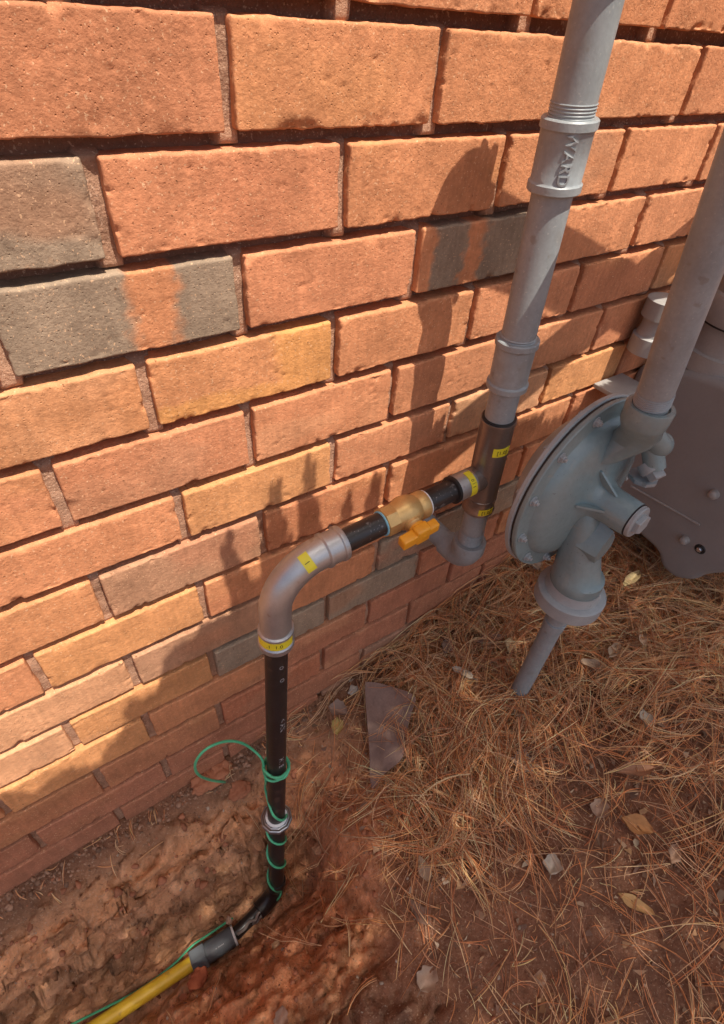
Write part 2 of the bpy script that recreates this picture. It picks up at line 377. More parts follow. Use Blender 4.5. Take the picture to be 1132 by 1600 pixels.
# colours (linear albedo)
OR = np.array([.56, .235, .110]); PK = np.array([.55, .225, .112]); YL = np.array([.60, .272, .112]); BU = np.array([.60, .30, .155]); GY = np.array([.29, .21, .145]); RD = np.array([.45, .165, .085])
def brick_color(r, j):
    k = (r, j)
    fixed = {(2, 1.5): OR * .97, (3, 1): PK, (4, 1.5): OR, (2, 2.5): OR, (1, 2): OR * .98, (1, 3): OR, (1, 0): PK * .88, (1, 1): OR, (2, -.5): GY, (3, 0): GY, (2, .5): PK, (3, 2): GY, (10, 1.5): GY * 1.05, (9, 2): GY, (9, 3): GY * 1.1, (10, .5): GY * 1.1, (4, .5): OR * .6 + YL * .4,
             (7, .5): BU, (8, -.5): YL, (9, -1): BU, (9, 0): OR * .5 + GY * .5, (10, -.5): YL * .9, (10, -1.5): BU * 1.05, (11, -1): YL, (11, 0): OR, (13, 2): GY * .6 + RD * .5, (14, 1.5): GY * .6 + RD * .5, (6, 2.5): BU, (6, 3.5): YL, (7, 0): OR * .5 + GY * .5, (12, .5): RD, (6, .5): YL, (7, -1): OR * .6 + YL * .4, (8, .5): OR, (14, 2.5): GY * .8}
    if k in fixed: return fixed[k]
    R_ = random.Random(int(r * 1000 + j * 10 + 77)); t = R_.random(); q = R_.random()
    low = float(sstep(6, 9, r)) * float(1 - sstep(.3, 2, j))
    c = OR * (1 - t) + PK * t if q < .7 else (OR * .5 + YL * .5 if q < .88 else RD * .5 + OR * .5)
    c = c * (1 - .35 * low) + YL * .35 * low
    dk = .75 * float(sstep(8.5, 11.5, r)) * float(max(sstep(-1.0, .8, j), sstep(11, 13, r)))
    c = c * (1 - dk) + np.array([.36, .14, .085]) * dk  # lower courses browned so the shade over the wall foot reads deeper
    return c * (.93 + .14 * R_.random())
def brick_mesh(x0, x1, z0, z1, r, j, hi):
    L_, H_ = x1 - x0, z1 - z0
    if hi:
        nx, nz = max(24, int(L_ / .0030)), 26
        e = np.array([0, .0008, .0018, .003])
        gx_ = np.r_[e, np.linspace(.0055, L_ - .0055, nx), L_ - e[::-1]]; gz_ = np.r_[e, np.linspace(.005, H_ - .005, nz), H_ - e[::-1]]
    else:
        gx_ = np.r_[0, .002, np.linspace(.01, L_ - .01, 8), L_ - .002, L_]; gz_ = np.r_[0, .002, .02, .045, H_ - .002, H_]
    A, B = np.meshgrid(gx_, gz_); sd = int(r * 37 + j * 11)
    Xw, Zw = A + x0, B + z0
    dx = np.minimum(A, L_ - A); dz = np.minimum(B, H_ - B)
    # rounded plan corners
    cr = .0020; cx = np.clip(cr - dx, 0, None); cz = np.clip(cr - dz, 0, None)
    d = np.where((cx > 0) & (cz > 0), cr - np.hypot(cx, cz), np.minimum(dx, dz))
    rr = .0016; rr = np.where(B > H_ / 2, .0022, .0010); t = np.clip(1 - np.clip(d, 0, rr) / rr, 0, 1)
    y = rr * (1 - np.sqrt(1 - np.minimum(t, .999) ** 2))
    sgx = np.where(A < L_ / 2, 1, -1); sgz = np.where(B < H_ / 2, 1, -1)
    neg = np.clip(-d, 0, None); inv = neg / (np.hypot(cx, cz) + 1e-9)
    Xp = Xw + sgx * cx * inv; Zp = Zw + sgz * cz * inv
    if hi:
        wob = .0016 * fbm(Xw * 60, Zw * 60, sd, 71, 4, .65)
        Xp = Xp + wob * np.exp(-dx / .006); Zp = Zp + .0015 * fbm(Xw * 60, Zw * 60, sd, 81, 4, .65) * np.exp(-dz / .006)
        y = y + .0009 * fbm(Xw * 16, Zw * 16, sd, 91, 3) + .00035 * fbm(Xw * 120, Zw * 120, sd, 96, 3)
        chip = 1.6 * np.clip(fbm(Xw * 95, Zw * 95, sd, 106, 3) - .36, 0, 1) * np.exp(-np.clip(d, 0, 1) / .0035) + np.clip(fbm(Xw * 38, Zw * 38, sd, 101, 3) - .34, 0, 1) * np.exp(-np.clip(d, 0, 1) / .005)
        y = y + .011 * chip
        pit = np.clip(vnoise(Xw * 210, Zw * 210, sd, 111) - .76, 0, 1) * (fbm(Xw * 25, Zw * 25, sd, 113, 2) > -.05); y = y + .007 * pit
    n0, m0 = A.shape
    tilt = (random.Random(sd).random() - .5) * .0016
    V = np.c_[Xp.ravel(), (y + tilt).ravel(), Zp.ravel()]
    idx = np.arange(n0 * m0).reshape(n0, m0)
    Q = np.c_[idx[:-1, :-1].ravel(), idx[:-1, 1:].ravel(), idx[1:, 1:].ravel(), idx[1:, :-1].ravel()]
    ring = np.r_[idx[0, :], idx[1:, -1], idx[-1, -2::-1], idx[-2:0:-1, 0]]
    Vb = V[ring].copy(); Vb[:, 1] = .034; Vm = V[ring].copy(); Vm[:, 1] += .010; k = len(ring); o = len(V)
    a = np.arange(k); b = (a + 1) % k
    Q = np.vstack([Q, np.c_[ring[a], o + a, o + b, ring[b]], np.c_[o + a, o + k + a, o + k + b, o + b]])
    V = np.vstack([V, Vm, Vb])
    base = brick_color(r, j); Cc = np.tile(base, (len(V), 1))
    u = (V[:, 0] - x0) / L_; w = (V[:, 2] - z0) / H_
    nn = fbm(V[:, 0] * 22, V[:, 2] * 22, sd, 121, 3) + .9 * fbm(V[:, 0] * 130, V[:, 2] * 130, sd, 123, 3)
    if (r, j) == (3, 0) or (r, j) == (3, 2):
        c0, hw = (.60, .10) if j == 0 else (.40, .075)
        m = (1 - sstep(hw * .7, hw * 1.4, np.abs(u + .06 * nn - c0)))[:, None]
        if j == 2: m = np.maximum(m, (1 - sstep(.08, .12, u + .03 * nn))[:, None])
        Cc = Cc * (1 - m) + OR * m
    elif (r, j) == (4, .5):
        m = sstep(.0, .10, np.maximum(.30 - w + .05 * nn, (u - .62)) + .03 * nn)[:, None] * .9; Cc = Cc * (1 - m) + np.array([.61, .28, .095]) * m
    else:
        m = (sstep(.05, .5, fbm(V[:, 0] * 9, V[:, 2] * 16, sd, 131, 3)))[:, None] * .4
        alt = [YL, RD, OR * .8, PK * .9, BU, GY * .5 + OR * .5][sd % 6]; Cc = Cc * (1 - m) + alt * m
    return V, Q, Cc
wall = empty('brick_wall', (0, 0, -1.2))
tag(wall, 'long orange red brick wall with raked mortar joints and a few grey bricks', 'wall')
VV = []; QQ = []; CC = []; off = 0; HJ = []
for r in range(-8, 18):
    par = 0.0 if r % 2 else .5
    jt = JT.get(r, {}); js = [par + k for k in range(-9, 14)]
    known = {j: at(*uv, 0) for j, uv in jt.items()}
    dx = np.mean([known[j][0] - j * MX for j in known]) if known else 0
    ztop = -r * PZ + (np.mean([known[j][2] + r * PZ for j in known]) if known else 0)
    xs = {j: (known[j][0] if j in known else j * MX + dx) for j in js}
    zn = -(r + 1) * PZ
    if (r + 1) in JT: zn += np.mean([at(*uv, 0)[2] + (r + 1) * PZ for uv in JT[r + 1].values()])
    for j in js[:-1]:
        gap = .0053 + .001 * (random.random() - .5)
        if r in (2, 4, 8) and j in (-.5, .5): pass
        x0, x1 = xs[j] + gap, xs[j + 1] - gap
        z1 = ztop; z0 = zn + BJ
        HJ.append((xs[j], z0, z1, gap))
        hi = (-1 <= r <= 15) and x1 > -.45 and x0 < 1.35
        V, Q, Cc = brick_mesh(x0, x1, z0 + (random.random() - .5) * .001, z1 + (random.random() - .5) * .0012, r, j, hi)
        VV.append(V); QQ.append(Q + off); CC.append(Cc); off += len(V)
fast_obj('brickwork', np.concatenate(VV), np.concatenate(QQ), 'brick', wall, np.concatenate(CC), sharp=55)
# mortar bed
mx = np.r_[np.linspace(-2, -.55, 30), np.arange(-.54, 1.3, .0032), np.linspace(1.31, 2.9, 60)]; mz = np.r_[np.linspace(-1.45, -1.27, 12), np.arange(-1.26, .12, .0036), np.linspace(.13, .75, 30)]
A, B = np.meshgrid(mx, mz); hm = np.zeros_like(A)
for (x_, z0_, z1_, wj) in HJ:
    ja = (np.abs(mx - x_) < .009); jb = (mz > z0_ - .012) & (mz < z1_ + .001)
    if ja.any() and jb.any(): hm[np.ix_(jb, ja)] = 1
y = .0215 + .0022 * fbm(A * 30, B * 30, 0, 141, 3) + .0010 * fbm(A * 160, B * 160, 0, 151, 2) - .0120 * hm * (1 + .35 * fbm(A * 22, B * 22, 0, 161, 3))
idx = np.arange(A.size).reshape(A.shape); Q = np.c_[idx[:-1, :-1].ravel(), idx[:-1, 1:].ravel(), idx[1:, 1:].ravel(), idx[1:, :-1].ravel()]
fast_obj('mortar', np.c_[A.ravel(), y.ravel(), B.ravel()], Q, 'mortar', wall, np.array([.27, .135, .09])[None] * (1 - hm.ravel()[:, None]) + np.array([.42, .24, .155])[None] * hm.ravel()[:, None])  # bed joints coloured darker to deepen the shade in their recess
mb = MB(); mb.box((.45, .142, -.35), ((1, 0, 0), (0, 1, 0), (0, 0, 1)), (2.5, .1, 1.12)); mb.build('wall_core', 'core', wall)

# ------------------------------------------------------------------ grey riser with fittings
YR = -.10
UP = nrm((-.058, 0, 1.0))
def ra(z): return np.array([.462 - .058 * z, YR, z])
def zr(v):   # height on the riser axis seen at picture row v
    lo_, hi_ = -1.2, .3
    for _ in range(40):
        m_ = (lo_ + hi_) / 2
        if px(ra(m_))[1] > v: lo_ = m_
        else: hi_ = m_
    return (lo_ + hi_) / 2
def ringprof(t0, t1, r, band=.008, br=.0022, bev=.0012):
    """cast coupling: two raised bands, a waist between them"""
    return [(t0, r - .006), (t0, r + br - bev), (t0 + bev, r + br), (t0 + band - bev, r + br), (t0 + band, r + br - bev), (t0 + band + .001, r),
            (t1 - band - .001, r), (t1 - band, r + br - bev), (t1 - band + bev, r + br), (t1 - bev, r + br), (t1, r + br - bev), (t1, r - .006)]
def thread(p, a, r, t0, t1, n, d=.0009):
    pr = [(t0, r - .004)]
    for k in range(n):
        q = t0 + (t1 - t0) * k / n; w = (t1 - t0) / n
        pr += [(q, r - d), (q + w * .5, r), (q + w * .75, r - d * .4)]
    pr.append((t1, r - .004)); return pr
riser = empty('gas_riser', ra(-.72))
tag(riser, 'tall grey painted gas pipe standing in front of the brick wall with two cast couplings', 'pipe')
RR = .0190
zt1, zb1 = zr(182), zr(298); zt2, zb2 = zr(527), zr(604); zs, ze = zr(652), zr(792)
tocam = nrm(np.array([CAM[0] - .48, CAM[1] - YR, 0]))
def vpipe(name, za, zb, r, m, parent, extra=None):
    b = MB(); b.lathe(ra(zb), UP, [(0, r - .003), (.0005, r), ((za - zb) - .0005, r), ((za - zb), r - .003)], 64); return b.build(name, m, parent)
vpipe('pipe', -.005, zt1 - .004, RR, 'gray', riser)
b = MB(); b.lathe(ra(zt1 - .001), UP, thread(None, None, RR + .0008, 0, .012, 5), 64); b.build('thread', 'gray', riser)
b = MB(); b.lathe(ra(zb1), UP, ringprof(0, zt1 - zb1, .0228, .0085, .0018), 64, jit=.0002)
cp = b.build('coupling', 'gray', riser)
V, F = wrap_text('WARD', .0135, .0014, cyl_map(ra((zt1 + zb1) / 2), -UP, tocam, .0226, -.001, -math.radians(15), True, -1), .0002)
mesh_obj('lettering', V, F, 'gray', cp, smooth=False)
vpipe('pipe', zb1 + .006, zt2 - .004, RR, 'gray', riser)
b = MB(); b.lathe(ra(zt2 - .002), UP, thread(None, None, RR + .001, 0, .006, 2, .0012), 64, jit=.0006); b.build('thread', 'graylight', riser)
b = MB(); b.lathe(ra(zb2), UP, ringprof(0, zt2 - zb2, .0222, .0085, .0022), 64, jit=.0003); b.build('coupling', 'gray', riser)
vpipe('pipe', zb2 + .005, zs - .004, .0183, 'gray', riser)
# elbow above the picture and the header pipe running to the meter
pe = ra(.018)
el = arc(pe - UP * .030, UP, nrm((.97, -.14, 0)), .030)
b = MB(); b.sweep(el, .0275, 32); b.lathe(ra(-.024), UP, ringprof(0, .022, .0285), 48); b.lathe(el[-1] - np.array([.008, -.001, 0]), nrm((.97, -.14, 0)), ringprof(0, .024, .0285), 48); b.build('elbow', 'gray', riser)
b = MB(); b.sweep([el[-1], el[-1] + np.array([.62, -.09, -.003])], .019, 32); b.build('pipe', 'gray', riser)
# lower nipple and street elbow into the wall
ze2 = -.665
b = MB(); b.sweep([ra(ze + .004), ra(ze2 - .005)], .0175, 48); b.build('nipple', 'gray', riser)
b = MB(); b.lathe(ra(ze2 + .004), UP, thread(None, None, .0184, 0, .022, 9), 48, jit=.0002); b.build('thread', 'gray', riser)
p0 = ra(ze2 - .012)
ea = arc(p0, -UP, (0, 1, 0), .034)
b = MB(); b.sweep(np.vstack([ea, ea[-1] + [0, .012, 0]]), np.linspace(.0235, .0215, len(ea) + 1), 40)
b.lathe(ra(ze2 - .020), UP, [(0, .02), (.0005, .0245), (.004, .0252), (.022, .0252), (.0235, .0242), (.0235, .0178)], 56)
b.build('elbow', 'gray', riser)
b = MB(); b.sweep([ea[-1] + [0, .008, 0], [ea[-1][0], .03, ea[-1][2]]], .0178, 40); b.build('pipe', 'gray', riser)
b = MB(); b.lathe([ea[-1][0], -.001, ea[-1][2]], (0, 1, 0), [(0, .0175), (0, .0215), (.012, .0235)], 32, jit=.001); b.build('wall_seal', 'core', riser)

# ------------------------------------------------------------------ press tee, black branch, valve, elbow, leg going into the trench
br = empty('branch_pipe', ra(-.6)); tag(br, 'black gas pipe branch with brass valve and large steel elbow dropping into the trench', 'pipe')
RS = .0218
b = MB(); h = zs - ze
b.lathe(ra(ze), UP, [(0, .0182), (0, RS + .001), (.003, RS + .0014), (.006, RS), (.024, RS), (.0245, RS + .0008), (.0265, RS + .0008), (.027, RS), (h - .006, RS), (h - .003, RS + .001), (h, RS + .001), (h, .0182)], 64)
zc = zr(741); RUNZ = zc
def rx(x): return np.array([x, YR, -.5285 + (x - .49) * .045])
AX = nrm(rx(.2) - rx(.49))
c0 = ra(RUNZ); xs_arm = .492 - .0
armL = rx(.440)
b.lathe(rx(.485), AX, [(0, .0170), (.012, .0185), (.0215, .0185), (.023, .0172), (.026, .0172), (.048, .0172), (.0485, .0183), (.052, .0183), (.052, .015)], 56)
tee = b.build('tee', 'bronze', br)
b = MB(); b.lathe(rx(.485), AX, [(.0236, .0175), (.0236, .0186), (.0515, .0186), (.0525, .0175)], 56); b.build('press_sleeve', 'steel', tee)
b = MB(); b.lathe(ra(zs - .001), UP, [(0, .0185), (0, .0207), (.0022, .0212), (.003, .019)], 56); b.build('seal_ring', 'rubber', tee)
b = MB(); b.lathe(rx(.434), AX, [(-.001, .0165), (-.001, .0188), (.003, .0192), (.004, .016)], 56); b.build('seal_ring', 'rubber', tee)
def sticker(p, a, ref, r, t0, t1, f0, f1, parent, txt, flip=1, vert=False, tsz=.008):
    V, F = patch(p, a, ref, r + .0002, t0, t1, math.radians(f0), math.radians(f1)); s = mesh_obj('label_sticker', V, F, 'sticker', parent)
    fm = math.radians((f0 + f1) / 2)
    V, F = wrap_text(txt, tsz, .0002, cyl_map(p, a, ref, r + .0007, (t0 + t1) / 2, fm, vert, flip)); mesh_obj('print', V, F, 'ink', s, smooth=False)
zq = zr(692); sticker(ra(zq), UP, tocam, RS, -.0065, .0065, 8, 72, tee, '[1.0]')
zq = zr(785); sticker(ra(zq), UP, tocam, RS + .0004, -.006, .006, 8, 66, tee, '[1.0]')
tc2 = nrm(np.array([-.1, -.6, .45]))
sticker(rx(.455), AX, tc2, .0188, -.005, .005, -58, 62, tee, '1 | 0', 1, False, .007)
RB = .0150
b = MB(); b.sweep([rx(.436), rx(.378)], RB, 48); b.build('pipe', 'scuffed', br)
b = MB(); b.sweep([rx(.322), rx(.236)], RB, 48); b.build('pipe', 'scuffed', br)
# valve
vp = rx(.352); valve = MB()
valve.lathe(rx(.3845), AX, [(0, .0155), (0, .0180), (.002, .0188), (.012, .0188), (.014, .0176), (.020, .0205), (.028, .0222), (.036, .0222), (.044, .0190), (.050, .0180)], 48)
valve.lathe(rx(.3350), AX, [(0, .0178), (.0005, .0196), (.0165, .0196), (.017, .0185), (.017, .0155)], hexn=8, ref=np.array([0, -.4, 1]))
nv = nrm(np.array([0, -1.0, -.12]))
valve.lathe(vp, nv, [(.010, .0125), (.022, .0120), (.0235, .0105), (.030, .0105)], 32)
vo = valve.build('ball_valve', 'brass', br, sharp=35)
b = MB(); b.lathe(rx(.3835), AX, [(-.003, .0150), (-.003, .0176), (-.0005, .0180), (-.0003, .0152)], 40, jit=.0003); b.build('thread_tape', 'white', vo)
b = MB(); b.lathe(rx(.3215), AX, [(-.001, .0153), (-.001, .0172), (.005, .0166), (.0055, .0152)], 40, jit=.0003); b.build('thread_sealant', 'cyan', vo)
hc = vp + nv * .036
hd = nrm(rx(.3) - rx(.4) + np.array([0, 0, -.008])); hu = np.cross(nv, hd)
b = MB()
b.lathe(hc - nv * .010, nv, [(0, .0105), (.0005, .0120), (.012, .0120), (.0135, .0105)], 24)
b.box(hc + hd * .017, (hd, hu, nv), (.0135, .0078, .0070), .0022)
b.box(hc - hd * .015 , (hd, hu, nv), (.010, .0070, .0064), .0022)
b.box(hc, (hd, hu, nv), (.0105, .0125, .0074), .003)
hb = b.build('handle', 'orange', vo)
b = MB(); b.lathe(hc + nv * .0045, nv, [(0, .005), (.003, .0048), (.0036, .0035)], hexn=6); b.build('nut', 'orange', hb)
# large press elbow
RE = .0208
e0 = rx(.236); down = nrm(np.array([-.03, -.02, -1.0]))
A0 = np.array([.1655, -.102, -.672])     # bottom of the elbow
bend_r = .062
ec = arc(rx(.168 + bend_r), AX, down, bend_r, 20); ec = ec + (A0 - (ec[-1] + down * (abs(A0[2] - ec[-1][2])))) * np.linspace(0, 1, len(ec))[:, None] * np.array([1, 1, 0])
pts = np.vstack([[rx(.250)], ec, [A0 + np.array([0, 0, .02])]])
b = MB(); b.sweep(pts, RE - .001, 56)
b.lathe(rx(.2595), AX, [(0, .0153), (0, .0216), (.002, .0222), (.006, .0222), (.0075, .0206), (.022, .0206), (.0225, .0222), (.026, .0222), (.028, .0200)], 56)
b.lathe(A0, -down, [(0, .0153), (0, .0226), (.002, .0232), (.009, .0232), (.011, .0214), (.027, .0212), (.0275, .0226), (.031, .0226), (.033, .0200)], 56)
elb = b.build('elbow', 'steel', br)
q_ = pts[5]; sticker(q_, nrm(pts[6] - pts[4]), tc2, .0204, -.006, .006, -22, 44, elb, '1', 1, False, .009)
lc = nrm(np.array([CAM[0] - .165, CAM[1] + .1, 0.05]))
sticker(A0, -down, lc, .0216, .0125, .0265, -78, 62, elb, '.1  1.0', 1, False, .0085)
# long black leg
LB = np.array([.092, -.182, -1.405]); LA = A0 + np.array([0, 0, .006])
LD = nrm(LB - LA); LL = np.linalg.norm(LB - LA)
def lz(v):
    lo_, hi_ = -.05, LL + .3
    for _ in range(40):
        m_ = (lo_ + hi_) / 2
        if px(LA + LD * m_)[1] < v: lo_ = m_
        else: hi_ = m_
    return (lo_ + hi_) / 2
RL = .0152
b = MB()
turn = nrm(np.array([-1, -.15, 0.0]))
bend = arc(LB - LD * .02, LD, nrm(turn - LD * np.dot(turn, LD)), .045)
b.sweep([LA, LB - LD * .02], RL, 48); leg = b.build('pipe', 'black', br)
b = MB(); b.sweep(bend, .0172, 36); b.lathe(LB - LD * .045, LD, [(0, .015), (0, .0176), (.002, .0184), (.022, .0184), (.026, .017)], 36); b.build('elbow', 'black', br)
# stencilled marks on the leg
for (txt, v, sz, fo) in (('O', 1031, .0085, 22), ('O', 1051, .009, 26), ('< AN', 1122, .013, 33), ('H I E', 1180, .012, 27)):
    m_ = cyl_map(LA, LD, lc, RL + .0002, lz(v), math.radians(-fo), True, -1)
    V, F = wrap_text(txt, sz, .0001, m_); mesh_obj('stencil_mark', V, F, 'paintmark', leg, smooth=False)
# black stub to the plastic coupling
PE1 = bend[-1]; PE2 = np.array([-.010, -.200, -1.425]); PD = nrm(np.array([-.265, -.186, -1.42]) - np.array([-.055, -.198, -1.42]))
b = MB(); b.sweep([PE1, PE2], .0122, 32); stub = b.build('pipe', 'black', br)
sd_ = nrm(PE2 - PE1)
b = MB(); a_, b_, c_ = frame(sd_)
b.sweep(catmull([PE1 + sd_ * t + .0132 * (math.cos(f) * b_ + math.sin(f) * c_) for t, f in ((-.012, -.9), (.002, -.4), (.012, -.8), (.024, -.35), (.036, -.6), (.052, -.4))]), .0028, 8)
b.sweep(catmull([PE1 + sd_ * t + .0132 * (math.cos(f) * b_ + math.sin(f) * c_) for t, f in ((-.006, -1.3), (.002, -1.1), (.012, -1.5), (.02, -1.0))]), .0022, 8)
b.build('silver_sealant', 'zinc', stub)

# locknut ring around the leg
ln = empty('locknut', LA + LD * lz(1276)); tag(ln, 'silver ring nut around the black vertical pipe below the green coil', 'nut')
p = LA + LD * lz(1280)
b = MB(); b.lathe(p, -LD, [(0, .0165), (0, .0262), (.0015, .0275), (.007, .0275), (.0085, .0262), (.0085, .0225), (.0085, .0165)], hexn=10, ref=tocam); b.build('hex_ring', 'bronze', ln, sharp=25)
for rr_, zz in ((.0262, .0088), (.0215, .0090)):
    hexp = [p - LD * zz + rr_ * (math.cos(k * math.pi / 5) * frame(-LD, tocam)[1] + math.sin(k * math.pi / 5) * frame(-LD, tocam)[2]) for k in range(11)]
    b = MB(); b.sweep(np.array([hexp[int(k)] * (1 - (k % 1)) + hexp[min(int(k) + 1, 10)] * (k % 1) for k in np.arange(0, 10.01, .25)]), .0008, 6); b.build('worn_edge', 'zinc', ln)
b = MB(); b.lathe(p - LD * .006, -LD, [(0, .0162), (0, .0190), (.006, .0188), (.007, .0162)], 36); b.build('inner_sleeve', 'white', ln)

# ------------------------------------------------------------------ yellow plastic pipe with dark coupling
yp = empty('yellow_pipe', (-.26, -.186, -1.43)); tag(yp, 'yellow plastic gas pipe lying in the trench, joined by a dark grey coupling', 'pipe')
cR = PE2 + np.array([-.004, 0, 0]); 
b = MB(); b.lathe(cR, PD, [(0, .0125), (0, .0176), (.0012, .0184), (.052, .0190), (.0525, .018), (.0535, .018)], 48); cpl = b.build('coupling', 'darkgray', yp)
b = MB(); b.lathe(cR, PD, [(.0535, .016), (.0535, .0222), (.055, .0232), (.080, .0232), (.082, .0218), (.082, .0125)], hexn=6, ref=np.array([0, -.3, 1.0])); b.build('hex_nut', 'darkgray', cpl, sharp=20)
b = MB(); b.lathe(cR, PD, [(-.0045, .0125), (-.0045, .0186), (-.0005, .0186), (-.0003, .0125)], 40); b.build('white_washer', 'white', cpl)
V, F = wrap_text('- ----', .009, .0002, cyl_map(cR, -PD, nrm((0, -.55, .83)), .0186, -.027, math.radians(-18), True, -1)); V, F = V, F
mesh_obj('print', V, F, 'stencil', cpl, smooth=False)
b = MB(); yy = [cR + PD * .075, cR + PD * .3, cR + PD * .62 + np.array([0, .004, -.004]), cR + PD * 1.2 + np.array([0, .01, -.012])]
b.sweep(catmull(yy, 8), .0128, 40); b.build('pipe', 'yellow', yp)

# ------------------------------------------------------------------ green tracer wire
def leg_pt(v, ang, r=RL + .0016, dz=0):
    a_, b_, c_ = frame(-LD, lc); f = math.radians(ang); return LA + LD * (lz(v) + dz) + r * (math.cos(f) * b_ + math.sin(f) * c_)
W = []
tl = [(352, 1222), (330, 1219), (311, 1211), (305, 1196), (314, 1178), (332, 1165), (356, 1158), (378, 1161), (396, 1172), (410, 1187)]
ty = [-.075, -.085, -.095, -.10, -.10, -.10, -.098, -.10, -.108, -.122]
for (u, v), y_ in zip(tl, ty): W.append(at(u, v, y_))
# two and a half loose turns, then a spiral down the leg
k0 = len(W)
for i, a in enumerate(range(-80, 1000, 30)):
    lift = .004 * math.sin(i * .9); W.append(leg_pt(1197, a, RL + .0045 + .0012 * math.sin(i * 1.7), .002 + lift + .004 * math.cos(math.radians(a * .66))))
for i, (v, a) in enumerate(((1210, 1010), (1228, 1050 - 80), (1240, 1030 - 60), (1252, 1050), (1262, 1080), (1268, 1110))): W.append(leg_pt(v, a - 360 if False else a, RL + .003))
for i, a in enumerate(range(1140, 1140 + 360 * 3, 30)):
    W.append(leg_pt(1272 + i * 3.1, a, RL + .002))
W.append(leg_pt(1390, 1140 + 360 * 3 - 60, RL + .003))
for (u, v, y_) in ((412, 1402, -.165), (385, 1420, -.168), (350, 1444, -.172), (322, 1463, -.174), (300, 1478, -.176), (270, 1508, -.178), (220, 1545, -.176), (170, 1572, -.174), (110, 1602, -.172), (40, 1640, -.17)): W.append(at(u, v, y_))
b = MB(); b.sweep(catmull(W, 5), .0021, 8)
tag(b.build('tracer_wire', 'green', None, sharp=None), 'thin green insulated wire coiled around the black pipe and running along the yellow one', 'wire')

# ------------------------------------------------------------------ regulator
rg = empty('gas_regulator', (.60, -.235, -.74)); tag(rg, 'blue grey gas pressure regulator with round diaphragm housing and spring barrel', 'regulator')
DC = np.array([.597, -.175, -.535]); DN = nrm((0.05, -1, .04)); RD_ = .131
b = MB()
b.lathe(DC, DN, [(.0015, .02), (.0015, RD_ - .0012), (.003, RD_), (.0075, RD_), (.009, RD_ - .001), (.0092, RD_ - .0185), (.0105, RD_ - .0215), (.018, RD_ - .0265), (.0235, RD_ - .036), (.0270, RD_ - .047), (.0295, RD_ - .061),
                 (.0310, RD_ - .075), (.0325, .046), (.0350, .038), (.040, .0305), (.048, .0265), (.056, .0250), (.088, .0240), (.0895, .0232), (.0897, .021), (.0897, .01)], 96)
b.build('front_housing', 'reg', rg, sharp=32)
b = MB(); b.lathe(DC, DN, [(-.0015, .1), (-.0015, RD_ - .002), (.0013, RD_ - .002), (.0013, .1)], 96, jit=.0012); b.build('gasket', 'rubber', rg)
b = MB(); b.lathe(DC, -DN, [(.0017, .05), (.0017, RD_ - .001), (.003, RD_ + .001), (.008, RD_ + .001), (.010, RD_ - .001), (.0105, RD_ - .017), (.022, RD_ - .03), (.040, RD_ - .048), (.048, .05), (.055, .02), (.056, .005)], 96); b.build('rear_housing', 'graylight', rg, sharp=32)
a_, b_, c_ = frame(DN)
for k in range(12):
    f = math.radians(15 + 30 * k); q = DC + (RD_ - .011) * (math.cos(f) * b_ + math.sin(f) * c_)
    m_ = MB(); m_.lathe(q, DN, [(.0092, .0068), (.0098, .0070), (.0104, .0064)], 20)
    m_.lathe(q, DN, [(.010, .0046), (.0105, .0052), (.0140, .0052), (.0148, .0044)], hexn=6); m_.lathe(q, DN, [(.0148, .0028), (.0175, .0026), (.018, .001)], 12)
    m_.lathe(q, -DN, [(.009, .0052), (.0145, .0050), (.015, .004)], hexn=6)
    m_.build('bolt', 'graylight', rg, sharp=30)
# ribs on the dome
for f_, l_ in ((-100, .026), (20, .024), (80, .022)):
    f = math.radians(f_); rd = math.cos(f) * b_ + math.sin(f) * c_; tn = np.cross(DN, rd)
    o = DC; w = .0016; P = [o + rd * .023 + DN * .062, o + rd * .023 + DN * .028, o + rd * (.030 + l_) + DN * .0270, o + rd * (.030 + l_) + DN * .0345]
    V = [p_ - tn * w for p_ in P] + [p_ + tn * w for p_ in P]
    mesh_obj('rib', V, [(3, 2, 1, 0), (4, 5, 6, 7), (0, 1, 5, 4), (1, 2, 6, 5), (2, 3, 7, 6), (3, 0, 4, 7)], 'reg', rg, smooth=False)
# barrel cap
b = MB(); b.lathe(DC + DN * .0885, DN, [(0, .0234), (.0003, .0240), (.0012, .0240), (.0016, .0228)], 64); b.build('cap_seal', 'rubber', rg)
b = MB(); b.lathe(DC + DN * .090, DN, [(0, .021), (.0005, .0228), (.005, .0226), (.0062, .0212), (.0062, .0175)], 64)
b.lathe(DC + DN * .090, DN, [(.005, .0152), (.012, .0146), (.0128, .0135)], hexn=6)
cap = b.build('closing_cap', 'graylight', rg, sharp=30)
